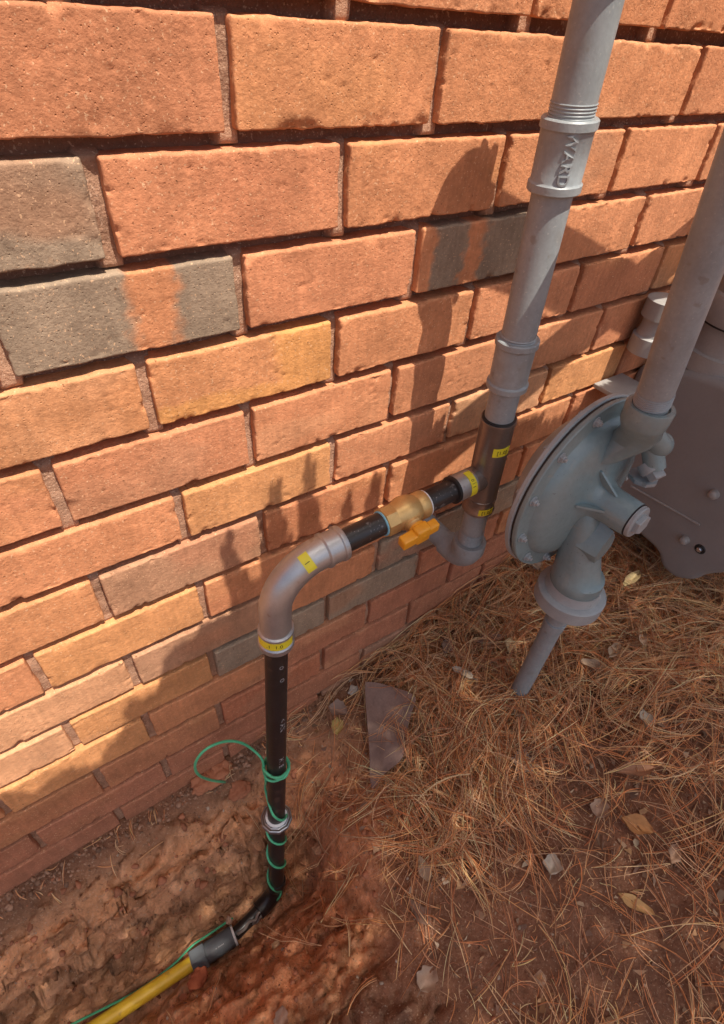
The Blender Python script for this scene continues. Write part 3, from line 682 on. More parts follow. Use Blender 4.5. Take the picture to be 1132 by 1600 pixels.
# inlet neck from the housing down to the base
BC = np.array([.600, -.235, -.715])
b = MB()
neck = []
def loft(mbd, rings):
    k = len(rings[0]); V = np.concatenate(rings); F = [(j * k + i, j * k + (i + 1) % k, (j + 1) * k + (i + 1) % k, (j + 1) * k + i) for j in range(len(rings) - 1) for i in range(k)]
    F.append(tuple(range(k))[::-1]); F.append(tuple((len(rings) - 1) * k + i for i in range(k))); mbd.add(V, F)
def ringxy(c, hx, hy, k=40, pw=3.0):
    th = np.arange(k) * 2 * math.pi / k; cx = np.sign(np.cos(th)) * np.abs(np.cos(th)) ** (2 / pw); cy = np.sign(np.sin(th)) * np.abs(np.sin(th)) ** (2 / pw)
    return np.c_[c[0] + hx * cx, c[1] + hy * cy, np.full(k, c[2])]
loft(b, [ringxy((.592, -.205, -.545), .018, .018), ringxy((.592, -.210, -.560), .024, .022), ringxy((.593, -.216, -.60), .028, .025, pw=2.6), ringxy((.595, -.224, -.635), .031, .029, pw=2.4),
         ringxy((.598, -.230, -.664), .034, .034, pw=2.2), ringxy((.6, -.233, -.668), .0385, .0385, pw=2), ringxy((.6, -.234, -.684), .0385, .0385, pw=2), ringxy((.6, -.235, -.688), .036, .036, pw=2), ringxy((.6, -.235, -.70), .036, .036, pw=2)])
b.build('inlet_body', 'reg', rg, sharp=45)
b = MB()
fx = nrm((.10, -1, -.05)); fr = nrm(np.cross((0, 0, 1.0), fx)); bc = np.array([.590, -.222, -.590])
fv = [(0, .036), (.019, .012), (.024, -.012), (.012, -.026), (-.012, -.026), (-.022, -.006), (-.015, .014)]
V = [bc + fr * q * 1.15 + np.array([0, 0, zz]) for q, zz in fv] + [bc + fx * .030 + fr * q * .95 + np.array([0, 0, zz * .9]) for q, zz in fv]; kf = len(fv)
b.add(V, [tuple(range(kf)), tuple(range(2 * kf - 1, kf - 1, -1))] + [(i, i + kf, (i + 1) % kf + kf, (i + 1) % kf) for i in range(kf)]); b.build('boss', 'reg', rg, sharp=30)
b = MB(); b.lathe(BC, (0, 0, 1), [(-.012, .020), (-.012, .0490), (-.0105, .0515), (.012, .0515), (.0135, .050), (.0150, .042), (.022, .039), (.030, .038)], 64); b.build('union_nut', 'graylight', rg, sharp=35)
# outlet elbow and socket on the upper right
OC = at(1015, 640, -.224)
b = MB(); loft(b, [ringxy((.598, -.195, -.47), .022, .018), ringxy((.608, -.212, -.44), .023, .024, pw=2.2), ringxy((.598, -.222, -.418), .0235, .024, pw=2), ringxy(OC + [0, 0, -.020], .0245, .0245, pw=2), ringxy(OC + [0, 0, -.016], .0262, .0262, pw=2),
                 ringxy(OC + [0, 0, .004], .0270, .0270, pw=2), ringxy(OC + [0, 0, .006], .0262, .0262, pw=2), ringxy(OC + [0, 0, .006], .0212, .0212, pw=2), ringxy(OC + [0, 0, .002], .0206, .0206, pw=2)])
b.build('outlet_socket', 'reg', rg, sharp=40)
# vent casting with hex plug at the right of the housing
vc = np.array([.668, -.205, -.470]); vd = nrm((.15, -1, -.1))
b = MB(); b.sweep(catmull([(.625, -.212, -.420), (.640, -.222, -.440), (.655, -.228, -.455), (.672, -.222, -.462), (.690, -.214, -.476)], 5), np.linspace(.013, .016, 21), 24)
b.sweep(catmull([(.645, -.200, -.43), (.652, -.222, -.462), (.655, -.236, -.486)], 6), .0135, 24); b.build('vent_body', 'reg', rg)
b = MB(); b.lathe((.655, -.236, -.490), nrm((-.1, -.9, -.5)), [(-.012, .016), (0, .0165), (.002, .0155), (.003, .012)], 32)
b.lathe((.655, -.236, -.490), nrm((-.1, -.9, -.5)), [(.002, .0115), (.012, .0112), (.013, .0100)], hexn=6); b.build('vent_plug', 'graylight', rg, sharp=30)
b = MB(); b.lathe((.657, -.228, -.506), (0, 0, 1), [(-.006, .012), (-.006, .0185), (-.003, .0195), (0, .0195)], hexn=8); b.build('vent_screen', 'graylight', rg, sharp=20)

# supply riser from the ground
sr = empty('supply_pipe', (.6, -.235, -1.06)); tag(sr, 'short grey pipe rising from the pine straw into the regulator base', 'pipe')
b = MB(); b.sweep([(.598, -.236, -1.10), (.600, -.2355, -.90), (.6, -.235, -.725)], .0160, 40); b.build('pipe', 'gray', sr)
b = MB(); b.lathe((.5995, -.2355, -.800), (0, 0, 1), [(0, .0162), (.001, .0176), (.018, .0180), (.019, .0164)], 40, jit=.0008); b.build('collar', 'gray', sr)

# pipe from the regulator up to the meter
op = empty('outlet_pipe', OC); tag(op, 'thick grey pipe rising from the regulator outlet to the upper right', 'pipe')
T1 = at(1072, 484, -.224)
od = nrm(T1 - OC)
ol = (-.045 - OC[2]) / od[2]; b = MB(); b.lathe(OC, od, [(.0, .015), (.0, .0190), (ol, .0190), (ol, .015)], 64); b.build('pipe', 'gray', op)
oe = OC + od * (ol - .004); hx = nrm((1.07 - oe[0], -.10 - oe[1], 0)); oa = arc(oe, od, hx, .026)
b = MB(); b.sweep(oa, .0255, 32); b.lathe(oe - od * .012, od, ringprof(0, .020, .0265), 40); b.lathe(oa[-1] - hx * .006, hx, ringprof(0, .020, .0265), 40); b.build('elbow', 'gray', op)
b = MB(); b.sweep([oa[-1], np.array([1.07, -.10, oa[-1][2]])], .019, 32); b.build('pipe', 'gray', op)
b = MB(); b.lathe(OC + od * .010, od, thread(None, None, .0199, 0, .016, 6, .0009), 64); b.build('thread', 'gray', op)

# ------------------------------------------------------------------ meter
mt = empty('gas_meter', (1.15, -.15, -.9)); tag(mt, 'large brown grey gas meter body behind the regulator at the right edge', 'meter')
def prism_x(outline, x0, x1, bev):
    bm = bmesh.new(); n = len(outline)
    A_ = [bm.verts.new((x0, p_[0], p_[1])) for p_ in outline]; B_ = [bm.verts.new((x1, p_[0], p_[1])) for p_ in outline]
    bm.faces.new(A_); bm.faces.new(B_[::-1])
    for i in range(n): bm.faces.new((A_[i], B_[i], B_[(i + 1) % n], A_[(i + 1) % n]))
    bmesh.ops.recalc_face_normals(bm, faces=bm.faces)
    es = [e for e in bm.edges if abs(e.verts[0].co.x - e.verts[1].co.x) < 1e-6]
    bmesh.ops.bevel(bm, geom=es, offset=bev, segments=5, affect='EDGES', profile=.5)
    bm.verts.index_update(); V = [v.co[:] for v in bm.verts]; F = [[v.index for v in f.verts] for f in bm.faces]; bm.free(); return V, F
def rounded(pts, r, n=6):
    out = []; P = [np.array(p_, float) for p_ in pts]; m_ = len(P)
    for i in range(m_):
        a, b0, c = P[i - 1], P[i], P[(i + 1) % m_]; ra_ = min(r, np.linalg.norm(a - b0) * .45, np.linalg.norm(c - b0) * .45)
        s, e = b0 + nrm(a - b0) * ra_, b0 + nrm(c - b0) * ra_
        for k in range(n + 1):
            t = k / n; out.append((1 - t) ** 2 * s + 2 * t * (1 - t) * b0 + t * t * e)
    return out
MXF = .985
def my(u, v): q = None; d = ROT.T @ np.array([(u - 566) / FPX, (v - 800) / FPX, 1.0]); P = CAM + d * (MXF - CAM[0]) / d[0]; return (P[1], P[2])
body = [(.0, -.53), (-.10, -.500), (-.40, -.47), (-.40, -.72), my(1100, 900), my(1082, 909), my(1052, 905), my(1030, 885), my(1027, 862), my(1000, 838), my(960, 800), (.0, -.72)]
V, F = prism_x(rounded(body, .022), MXF, MXF + .30, .014); mesh_obj('body', V, F, 'meter', mt, sharp=30)
q0, q1 = my(986, 759), my(1094, 820)
b = MB(); b.sweep([(MXF - .001, q0[0], q0[1]), (MXF - .001, q1[0], q1[1])], .0022, 10); b.build('seam', 'meterneck', mt)
for (u, v, rr_) in ((1117, 772, .0085), (1071, 843, .0085)):
    y_, z_ = my(u, v); b = MB(); b.lathe((MXF + .002, y_, z_), (-1, 0, 0), [(0, rr_ + .001), (.010, rr_), (.013, rr_ * .8), (.0145, rr_ * .4)], 24); b.build('bolt', 'meterneck', mt)
y_, z_ = my(1094, 858); b = MB(); b.lathe((MXF + .002, y_, z_), (-1, 0, 0), [(0, .011), (.002, .0105), (.0035, .009)], 24); b.build('recess', 'rubber', mt)
b = MB(); b.lathe((MXF - .001, y_, z_), (-1, 0, 0), [(0, .0055), (.004, .0052), (.005, .004)], hexn=6); b.build('bolt', 'zinc', mt)
# neck and swivel nut on top, at the right edge
nkx, nky = MXF + .085, -.10
b = MB(); b.lathe((nkx, nky, -.505), (0, 0, 1), [(0, .076), (.030, .074), (.032, .066), (.050, .064), (.075, .064), (.078, .071), (.084, .074), (.120, .074), (.126, .070), (.13, .05)], 64); b.build('neck', 'meterneck', mt, sharp=35)
b = MB(); b.lathe((nkx, nky, -.427), (0, 0, 1), [(0, .066), (0, .0725), (.005, .0725), (.005, .066)], 64); b.build('gasket', 'rubber', mt)
b = MB(); b.lathe((nkx, nky, -.387), (0, 0, 1), [(0, .064), (.03, .064), (.06, .050), (.20, .030), (.39, .03)], 48); b.build('swivel', 'meterneck', mt, sharp=35)
# bracket and rear union seen between the outlet pipe and the wall
bk = empty('meter_bracket', (.93, -.04, -.52)); tag(bk, 'grey bracket and union partly hidden behind the thick outlet pipe', 'bracket')
b = MB(); b.box((.885, -.035, -.535), ((1, 0, 0), (0, 1, 0), (0, 0, 1)), (.040, .028, .004), .0015); b.box((.885, -.061, -.548), ((1, 0, 0), (0, 1, 0), (0, 0, 1)), (.040, .003, .014), .001); b.build('plate', 'meterneck', bk)
b = MB(); b.lathe((.915, -.035, -.475), (0, 0, 1), [(0, .026), (.002, .031), (.030, .031), (.033, .027), (.045, .024), (.06, .024), (.062, .031), (.09, .031), (.092, .026)], 40); b.build('union', 'meterneck', bk, sharp=35)

# ------------------------------------------------------------------ pine straw, leaves, debris
def ground_at(x, y): return zg(np.asarray(x), np.asarray(y), True)
def dens(x, y):
    """how thickly straw lies, 0..1, in plan"""
    x = np.asarray(x); y = np.asarray(y)
    right = sstep(.27, .42, x + .10 * vnoise(x * 9, y * 9, 0, 5)) 
    bare = np.zeros_like(x)
    for (u_, v_, rx_, ry_, a_) in ((850, 1225, .13, .06, .9), (760, 1400, .13, .06, .9), (930, 1480, .16, .09, .95), (700, 1520, .12, .07, .9), (1050, 1560, .14, .09, .9), (960, 1340, .10, .06, .7), (870, 1300, .10, .05, .7)):
        c_ = atz(u_, v_, -1.09); bare = bare + a_ * np.exp(-(((x - c_[0]) / rx_) ** 2 + ((y - c_[1]) / ry_) ** 2))
    bare = np.clip(bare, 0, .92)
    bare = np.clip(bare + 1.6 * np.exp(-(((x - .375) / .06) ** 2 + ((y + .115) / .10) ** 2)), 0, 1)
    patchy = .55 + .45 * sstep(-.3, .4, fbm(x * 7, y * 7, 0, 9, 3))
    top = (sstep(-.42, -.2, y) * .5 + .6) * (1 - .70 * sstep(-.38, -.50, y) * sstep(.26, .36, x))
    return np.clip(right * (1 - bare) * patchy * top, 0, 1)
def needles(n, xr, yr, lmin, lmax, hmax, seed, dmap=True, wr=(.00036, .00064), gs=3):
    g = np.random.default_rng(seed); xs, ys = [], []
    while len(xs) < n:
        x = g.uniform(*xr, 4000); y = g.uniform(*yr, 4000); k = g.random(4000) < (dens(x, y) if dmap else 1)
        xs += list(x[k]); ys += list(y[k])
    x = np.array(xs[:n]); y = np.array(ys[:n]); S = 6
    L_ = g.uniform(lmin, lmax, n) * (1 - .5 * g.random(n) ** 3)
    gi = np.arange(n) // gs; x = x[np.minimum(gi * gs, n - 1)]; y = y[np.minimum(gi * gs, n - 1)]
    flow = fbm(x * 3, y * 3, 0, 77, 2) * 2.2 + .6
    a = flow + g.normal(0, .85, n)[np.minimum(gi * gs, n - 1)] + g.normal(0, .07, n) + np.where(g.random(n) < .5, math.pi, 0)[np.minimum(gi * gs, n - 1)]
    L_ = L_[np.minimum(gi * gs, n - 1)] * g.uniform(.85, 1, n)
    cur = np.where(g.random(n) < .25, 1.4, .55) * g.normal(0, 1, n); cur = cur[np.minimum(gi * gs, n - 1)] + g.normal(0, .12, n); t = np.linspace(-.5, .5, S)[None]
    ang = a[:, None] + cur[:, None] * t
    cx = np.cumsum(np.cos(ang), 1); cy = np.cumsum(np.sin(ang), 1); cx -= cx[:, :1]; cy -= cy[:, :1]
    PX = x[:, None] + cx * L_[:, None] / S; PY = y[:, None] + cy * L_[:, None] / S
    PY = np.minimum(PY, -.004)
    h = (g.random(n) ** 1.3 * hmax)[np.minimum(gi * gs, n - 1)]; til = g.normal(0, .09, n)[np.minimum(gi * gs, n - 1)] + g.normal(0, .02, n)
    gz = zg(PX, PY, False); gm = np.maximum(gz, (gz.mean(1))[:, None] - .01)
    arch = g.uniform(-.2, 1, n)[:, None] * (1 - (2 * t) ** 2) * .10 * L_[:, None]
    PZ_ = gm + .004 + h[:, None] + til[:, None] * t * L_[:, None] + arch
    gfine = zg(PX, PY, True); PZ_ = np.maximum(PZ_, gfine + .001)
    w = g.uniform(*wr, n)[:, None] * np.array([.8, 1, 1, 1, .85, .35])[None]
    T = np.stack([np.gradient(PX, axis=1), np.gradient(PY, axis=1), np.gradient(PZ_, axis=1)], 2); T /= np.linalg.norm(T, axis=2)[..., None] + 1e-9
    side = np.stack([-T[..., 1], T[..., 0], np.zeros_like(T[..., 0])], 2); side /= np.linalg.norm(side, axis=2)[..., None] + 1e-9
    up = np.cross(T, side); P = np.stack([PX, PY, PZ_], 2)
    V = np.stack([P + side * w[..., None], P + up * w[..., None], P - side * w[..., None]], 2)  # n,S,3,3
    base = np.arange(n)[:, None, None] * S * 3 + np.arange(S - 1)[None, :, None] * 3; k = np.arange(3)[None, None]
    Q = np.stack([base + k, base + (k + 1) % 3, base + 3 + (k + 1) % 3, base + 3 + k], 3).reshape(-1, 4)
    pal = np.array([[.42, .28, .16], [.50, .36, .22], [.36, .23, .13], [.44, .31, .19], [.36, .165, .065], [.42, .21, .09], [.30, .12, .05], [.50, .29, .14], [.24, .105, .055], [.40, .17, .07], [.34, .24, .15], [.20, .11, .07]])
    c = pal[g.integers(0, len(pal), n)] * np.array([1.03, .90, .82]) * g.uniform(1.2, 2.4, n)[:, None]
    Cn = np.repeat(np.minimum(c, .8), S * 3, 0)
    return V.reshape(-1, 3), Q, Cn
parts = [needles(27000, (.22, 1.75), (-.95, -.004), .07, .19, .045, 1), needles(2200, (.8, 2.6), (-2.0, -.004), .1, .2, .03, 2, False),
         needles(700, (.20, 1.3), (-.95, -.01), .10, .22, .065, 3), needles(4500, (.22, 1.2), (-.95, -.01), .008, .04, .004, 4, False, (.0003, .0007), 1), needles(900, (.22, 1.1), (-.95, -.2), .05, .17, .012, 24, False, (.0004, .0007), 2), needles(1300, (.24, .52), (-.40, -.10), .10, .2, .03, 14),
         needles(150, (-.40, .30), (-.04, -.004), .015, .05, .004, 5, False), needles(110, (.10, .34), (-.42, -.16), .06, .17, .03, 6, False), needles(200, (-.45, .3), (-.7, -.28), .05, .15, .02, 8, False)]
Vn, Qn, Cn = [], [], []; o = 0
for V, Q, c in parts: Vn.append(V); Qn.append(Q + o); Cn.append(c); o += len(V)
tag(fast_obj('pine_straw', np.concatenate(Vn), np.concatenate(Qn), 'needle', colr=np.concatenate(Cn)), 'tangled orange brown pine needles covering the ground', 'pine straw', kind='stuff')

# broken leaf and bark flakes too many to count
g = np.random.default_rng(21); nf = 5200; fx_ = g.uniform(.22, 1.5, nf); fy_ = g.uniform(-.9, -.006, nf); k_ = g.random(nf) < .35 + .65 * dens(fx_, fy_); fx_, fy_ = fx_[k_], fy_[k_]; nf = len(fx_)
fz_ = zg(fx_, fy_) + .002 + g.random(nf) * .018 * dens(fx_, fy_); rad_ = .0022 + .0075 * g.random(nf) ** 2.2
th_ = np.sort(g.uniform(0, 2 * math.pi, (nf, 5)), 1); rr_ = rad_[:, None] * g.uniform(.5, 1.2, (nf, 5)); nx_ = g.normal(0, .45, nf)[:, None]; ny_ = g.normal(0, .45, nf)[:, None]
fxx = rr_ * np.cos(th_) * 1.4; fyy = rr_ * np.sin(th_); V = np.stack([fx_[:, None] + fxx, np.minimum(fy_[:, None] + fyy, -.003), fz_[:, None] + nx_ * fxx + ny_ * fyy + g.normal(0, .0008, (nf, 5))], 2).reshape(-1, 3)
fp = np.array([[.40, .26, .17], [.30, .18, .11], [.22, .12, .08], [.50, .37, .25], [.36, .20, .10]])[g.integers(0, 5, nf)] * g.uniform(.6, 1.2, nf)[:, None]
tag(fast_obj('leaf_flakes', V, np.arange(nf * 5).reshape(-1, 5), 'leaf', colr=np.repeat(fp, 5, 0), smooth=False), 'crumbled leaf and bark flakes mixed through the straw', 'leaf litter', kind='stuff')

# crumbs of clay, bark and grit
def lump(g, rad, sub=1):
    bm = bmesh.new(); bmesh.ops.create_icosphere(bm, subdivisions=sub, radius=1); V = np.array([v.co[:] for v in bm.verts]); F = np.array([[v.index for v in f.verts] for f in bm.faces]); bm.free()
    return V, F
Vl, Fl = lump(None, 1, 1); Vl2, Fl2 = lump(None, 1, 2); Vl3, Fl3 = lump(None, 1, 4)
g = np.random.default_rng(12); Vc, Qc, Ccx = [], [], []; o = 0
def add_lump(x, y, r, c, hi=False):
    global o
    V0, F0 = (Vl2, Fl2) if hi else (Vl, Fl)
    q = g.normal(size=3) * 5; n_ = fbm(V0[:, 0] * 1.6 + q[0], V0[:, 1] * 1.6 + q[1], V0[:, 2] * 1.6 + q[2], 3, 3, .7)
    V = V0 * (1 + .75 * n_)[:, None] * r * g.uniform(.55, 1.25, 3)[None]; a = g.uniform(0, 6.3); R2 = np.array([[math.cos(a), -math.sin(a)], [math.sin(a), math.cos(a)]]); V[:, :2] = V[:, :2] @ R2.T
    V = V + np.array([x, y, float(zg(x, y)) + r * .15]); Vc.append(V); Qc.append(F0 + o); Ccx.append(np.tile(c, (len(V), 1))); o += len(V)
for i in range(2600):
    x, y = g.uniform(-.45, 1.1), g.uniform(-.75, -.005); e_ = float(endmask(x, y))
    r = .0008 + .0032 * g.random() ** 3; c = np.array([.34, .15, .085]) * g.uniform(.6, 1.3) if g.random() < .75 else np.array([.42, .32, .24]) * g.uniform(.6, 1.2)
    if x > .3: c = c * .8; 
    add_lump(x, y, r, c)
for i in range(420):
    x = g.uniform(-.42, .33); y = -.004 - abs(g.normal(0, .016)); add_lump(x, y, g.uniform(.0012, .005), np.array([.30, .17, .11]) * g.uniform(.5, 1.3))
for i in range(420):
    x = g.uniform(-.4, .27); y = g.uniform(-.36, -.02); add_lump(x, y, .0015 + .007 * g.random() ** 3, np.array([.38, .155, .085]) * g.uniform(.7, 1.2), True)
tag(fast_obj('soil_crumbs', np.concatenate(Vc), np.concatenate(Qc), 'crumb', colr=np.concatenate(Ccx)), 'loose crumbs of clay and grit scattered over soil', 'soil crumbs', kind='stuff')

# dry leaves, one by one
def leaf(u, v, ln, wd, ang, colr, label, h=.02, curl=.5, lobed=0.0, cat='leaf', group=None, seed=0, P=None):
    if P is None:
        z = -1.05
        for _ in range(6):
            P = atz(u, v, z); z = float(zg(P[0], P[1])) + h + .022 * float(dens(P[0], P[1]))
        P = atz(u, v, z)
    g2 = random.Random(seed * 31 + int(u)); n, m_ = 13, 6; V = []; F = []
    ca, sa = math.cos(ang), math.sin(ang); tx, ty_ = g2.uniform(-.35, .35), g2.uniform(-.35, .35)
    for i in range(n):
        t = i / (n - 1); w = wd * (math.sin(math.pi * t ** .85) ** .75) * (1 + lobed * math.sin(t * 19 + 1))
        for j in range(m_ + 1):
            s = j / m_ * 2 - 1; lx = (t - .5) * ln; ly = s * max(w, .0006) / 2 * (1 + .12 * math.sin(7 * t + 3 * s + seed))
            lz_ = curl * (s * s) * w * .55 + curl * .35 * ln * (t - .5) ** 2 * 1.6 - .0006 * (1 - abs(s)) + .0022 * math.sin(9 * t + 5 * s + seed)
            lz_ += tx * lx + ty_ * ly
            V.append((P[0] + lx * ca - ly * sa, P[1] + lx * sa + ly * ca, P[2] + lz_))
    for i in range(n - 1):
        for j in range(m_): a0 = i * (m_ + 1) + j; F.append((a0, a0 + 1, a0 + m_ + 2, a0 + m_ + 1))
    k = len(V); V2 = [(x, y, z - .0004) for x, y, z in V]; F2 = [tuple(i + k for i in f[::-1]) for f in F]
    colr = np.array(colr) * .8; c = np.tile(colr, (2 * k, 1)); vein = np.array([1.25 if (q % (m_ + 1)) == m_ // 2 else 1 for q in range(k)]); c *= np.tile(vein, 2)[:, None]
    ob = mesh_obj('dry_leaf', np.array(V + V2), F + F2, 'leaf', None, colr=c, sharp=None)
    # stalk
    e0 = np.array(V[m_ // 2]); d0 = nrm(e0 - np.array(P)); b = MB(); b.sweep([e0, e0 + d0 * ln * .12 + [0, 0, .002], e0 + d0 * ln * .25], [.0007, .0006, .0005], 6)
    b.build('stalk', 'leaf', ob, colr=np.tile(np.array(colr) * .7, (18, 1)))
    tag(ob, label, cat, group); return ob
TN = (.52, .36, .20); PL = (.55, .46, .36); BR = (.36, .20, .12); OG = (.50, .25, .10)
L_ = [(993, 1412, .050, .017, 1.9, (.72, .46, .20), 'smooth yellow tan leaf lying alone on dark soil near the lower right', .004, .2, 0),
      (994, 1290, .048, .026, 2.0, OG, 'orange brown curled leaf in the middle of the right side litter', .02, .6, .05),
      (992, 1205, .060, .022, 2.6, (.42, .22, .13), 'long reddish brown folded leaf above the orange curled leaf', .025, .7, 0),
      (862, 1350, .032, .028, .6, PL, 'round pale crumpled leaf on the bare patch below the supply pipe', .006, .7, .1),
      (937, 1262, .036, .030, .4, (.40, .26, .18), 'dull brown broad leaf left of the orange curled leaf', .015, .4, .1),
      (722, 1052, .044, .020, 1.9, PL, 'pale upright leaf lying left of the foot of the supply pipe', .03, .6, .05),
      (797, 1010, .034, .024, .8, TN, 'small tan leaf just left of the supply pipe halfway up', .03, .6, .08),
      (798, 1034, .026, .020, .2, TN, 'tan leaf fragment close beside the supply pipe', .03, .4, .1),
      (812, 1110, .034, .026, .3, (.44, .29, .18), 'ragged brown leaf right below the foot of the supply pipe', .02, .5, .2),
      (960, 1016, .070, .018, .2, (.50, .36, .24), 'long narrow pale leaf right of the regulator base', .035, .6, .08),
      (925, 1040, .050, .024, 2.4, (.46, .31, .20), 'brown leaf hanging off the long pale leaf below the regulator', .03, .5, .05),
      (1004, 1000, .034, .022, .5, (.47, .31, .2), 'small grey brown leaf right of the long narrow pale leaf', .035, .5, .1),
      (987, 905, .050, .022, .1, (.52, .40, .20), 'olive tan leaf between the regulator base and the meter bottom', .04, .4, .05),
      (835, 884, .036, .024, 1.2, PL, 'pale leaf at the wall foot just below the regulator disc', .03, .6, .05),
      (1008, 1124, .034, .026, .9, (.46, .38, .29), 'grey tan leaf alone in the right side straw', .03, .6, .12),
      (662, 1358, .040, .018, 1.3, (.50, .36, .25), 'light brown standing leaf in the lower middle litter', .02, .7, 0),
      (655, 1425, .046, .022, 1.7, (.34, .21, .15), 'dull brown leaf below the light brown standing leaf', .008, .4, .1),
      (668, 1528, .038, .032, .3, (.42, .29, .21), 'broad brown leaf near the bottom middle edge', .006, .4, .12),
      (527, 1135, .034, .026, 1.0, (.55, .40, .14), 'yellowish leaf on the soil right of the black vertical pipe', .006, .5, .1),
      (528, 1110, .040, .028, 2.2, (.33, .22, .17), 'grey brown leaf above the yellowish one near the wall foot', .012, .8, .1),
      (816, 1192, .046, .034, .5, (.44, .35, .28), 'pale broken leaf on the thin straw in the middle', .008, .5, .25),
      (432, 1478, .018, .014, .4, (.60, .38, .22), 'tiny light leaf at the trench edge beside the black elbow', .006, .5, .1),
      (358, 1438, .016, .012, 1.4, (.46, .30, .22), 'small brown leaf caught on the green wire above the coupling', .028, .3, .1),
      (440, 1590, .028, .022, 1.0, (.40, .24, .17), 'brown leaf cut by the bottom edge of the picture', .006, .4, .1),
      (745, 960, .040, .022, .4, (.34, .22, .16), 'brown leaf lying against the wall foot left of the supply pipe', .02, .5, .1),
      (765, 1000, .05, .024, 2.6, (.33, .20, .14), 'dark brown leaf in the straw below the wall foot', .02, .4, .1),
      (700, 1010, .045, .024, .5, (.36, .24, .18), 'grey brown leaf near the wall corner of the straw', .02, .4, .1)]
for i, (u, v, ln_, wd_, an_, c_l, lab, h_, cu_, lo_b) in enumerate(L_): leaf(u, v, ln_, wd_, an_, c_l, lab, h_, cu_, lo_b, seed=i)
g3 = np.random.default_rng(33); k = 0
while k < 46:
    x, y = g3.uniform(.35, 1.5), g3.uniform(-.85, -.03)
    u, v = px((x, y, -1.0))
    if g3.random() > float(dens(x, y)) + .15: continue
    leaf(u, v, g3.uniform(.02, .045), g3.uniform(.012, .024), g3.uniform(0, 6.3), np.array([.42, .26, .17]) * g3.uniform(.55, 1.15), 'small dull brown leaf fragment half buried in the pine straw', .012, .5, .15,
         group='leaf fragments in the pine straw', seed=100 + k, P=np.array([x, y, float(zg(x, y)) + g3.uniform(.012, .035)])); k += 1

# torn brown sheet at the wall foot
outl = [(570, 1068), (592, 1072), (646, 1090), (642, 1118), (634, 1150), (628, 1188), (600, 1212), (581, 1231), (577, 1180), (573, 1120)]
P3 = []
for i, (u, v) in enumerate(outl):
    z = -1.08
    for _ in range(6): P_ = atz(u, v, z); z = float(zg(P_[0], P_[1], False)) + .030
    P3.append(P_)
P3 = np.array(P3); cen = P3.mean(0)
rings = [cen + (P3 - cen) * s for s in (1, .8, .55, .3, .1)]
V = []
big = [catmull(np.vstack([r_, r_[:1]]), 4)[:-1] for r_ in rings]
for r_ in big: V.append(r_)
V = np.concatenate(V); fold = .012 * np.abs(np.sin((V[:, 0] * 28 + V[:, 1] * 9))) + .004 * fbm(V[:, 0] * 30, V[:, 1] * 30, 0, 8, 3)
V[:, 2] += fold; kk = len(big[0]); F = [(j * kk + i, j * kk + (i + 1) % kk, (j + 1) * kk + (i + 1) % kk, (j + 1) * kk + i) for j in range(4) for i in range(kk)]; F.append(tuple(4 * kk + i for i in range(kk)))
V2 = V.copy(); V2[:, 2] -= .0015; n_ = len(V)
F2 = [tuple(i + n_ for i in f[::-1]) for f in F] + [(i, i + n_, (i + 1) % kk + n_, (i + 1) % kk) for i in range(kk)]
tag(mesh_obj('cardboard_scrap', np.vstack([V, V2]), F + F2, 'scrap', None, sharp=50), 'torn dark brown sheet of cardboard lying on the soil at the wall foot', 'cardboard')
# pebble and roots
def stone(u, v, r, c, label):
    z = -1.1
    for _ in range(6): P_ = atz(u, v, z); z = float(zg(P_[0], P_[1])) + r * .3
    gg = np.random.default_rng(int(u)); V0 = Vl3 * (1 + .8 * fbm(Vl3[:, 0] * 1.5 + u, Vl3[:, 1] * 1.5, Vl3[:, 2] * 1.5, 4, 4, .65))[:, None] * r * np.array([1.2, .9, .5])
    ob = mesh_obj('stone', V0 + P_, [tuple(f) for f in Fl3], 'crumb', None, colr=np.tile(c, (len(V0), 1)), sharp=None); tag(ob, label, 'stone')
stone(553, 1078, .010, (.46, .40, .34), 'pale grey stone at the wall foot beside the brown sheet')
stone(455, 1295, .010, (.50, .26, .14), 'tan clay lump just right of the silver ring nut')
stone(345, 1205, .019, (.42, .17, .09), 'red clay clod inside the green wire loop')
stone(320, 1222, .020, (.40, .16, .085), 'red clay clod under the end of the green wire')
stone(375, 1232, .016, (.38, .15, .08), 'red clay clod between the wire loop and black pipe')
stone(470, 1325, .014, (.44, .22, .13), 'brown clod at the right side of the pit')
stone(310, 1530, .014, (.40, .12, .06), 'red clod under the dark grey coupling')
stone(500, 1325, .012, (.40, .20, .11), 'small brown clod on the right rim of the pit')
def root(pts, r, label):
    P_ = []
    for (u, v, h_) in pts:
        z = -1.15
        for _ in range(6): q = atz(u, v, z); z = float(zg(q[0], q[1])) + h_
        P_.append(q)
    cc = catmull(P_, 6); b = MB(); b.sweep(cc, np.linspace(r, r * .5, len(cc)), 8); ob = b.build('root', 'leaf', None, colr=np.tile((.50, .25, .12), (len(cc) * 8, 1)), sharp=None); tag(ob, label, 'root')
root([(470, 1425, .01), (487, 1415, .012), (507, 1402, .014), (505, 1415, .012), (492, 1440, .01), (478, 1470, .006), (480, 1490, .004)], .0022, 'pale bent root hanging into the trench right of the black elbow')
root([(548, 1368, .006), (525, 1358, .012), (512, 1345, .015)], .0026, 'short forked orange root at the right rim of the pit')
root([(560, 1366, .006), (535, 1376, .014), (508, 1376, .016)], .0022, 'thin orange root below the forked one')
root([(215, 1345, .008), (250, 1318, .012), (300, 1290, .010), (318, 1284, .006)], .0013, 'thin fine root lying on the clay bank left of the pipe')

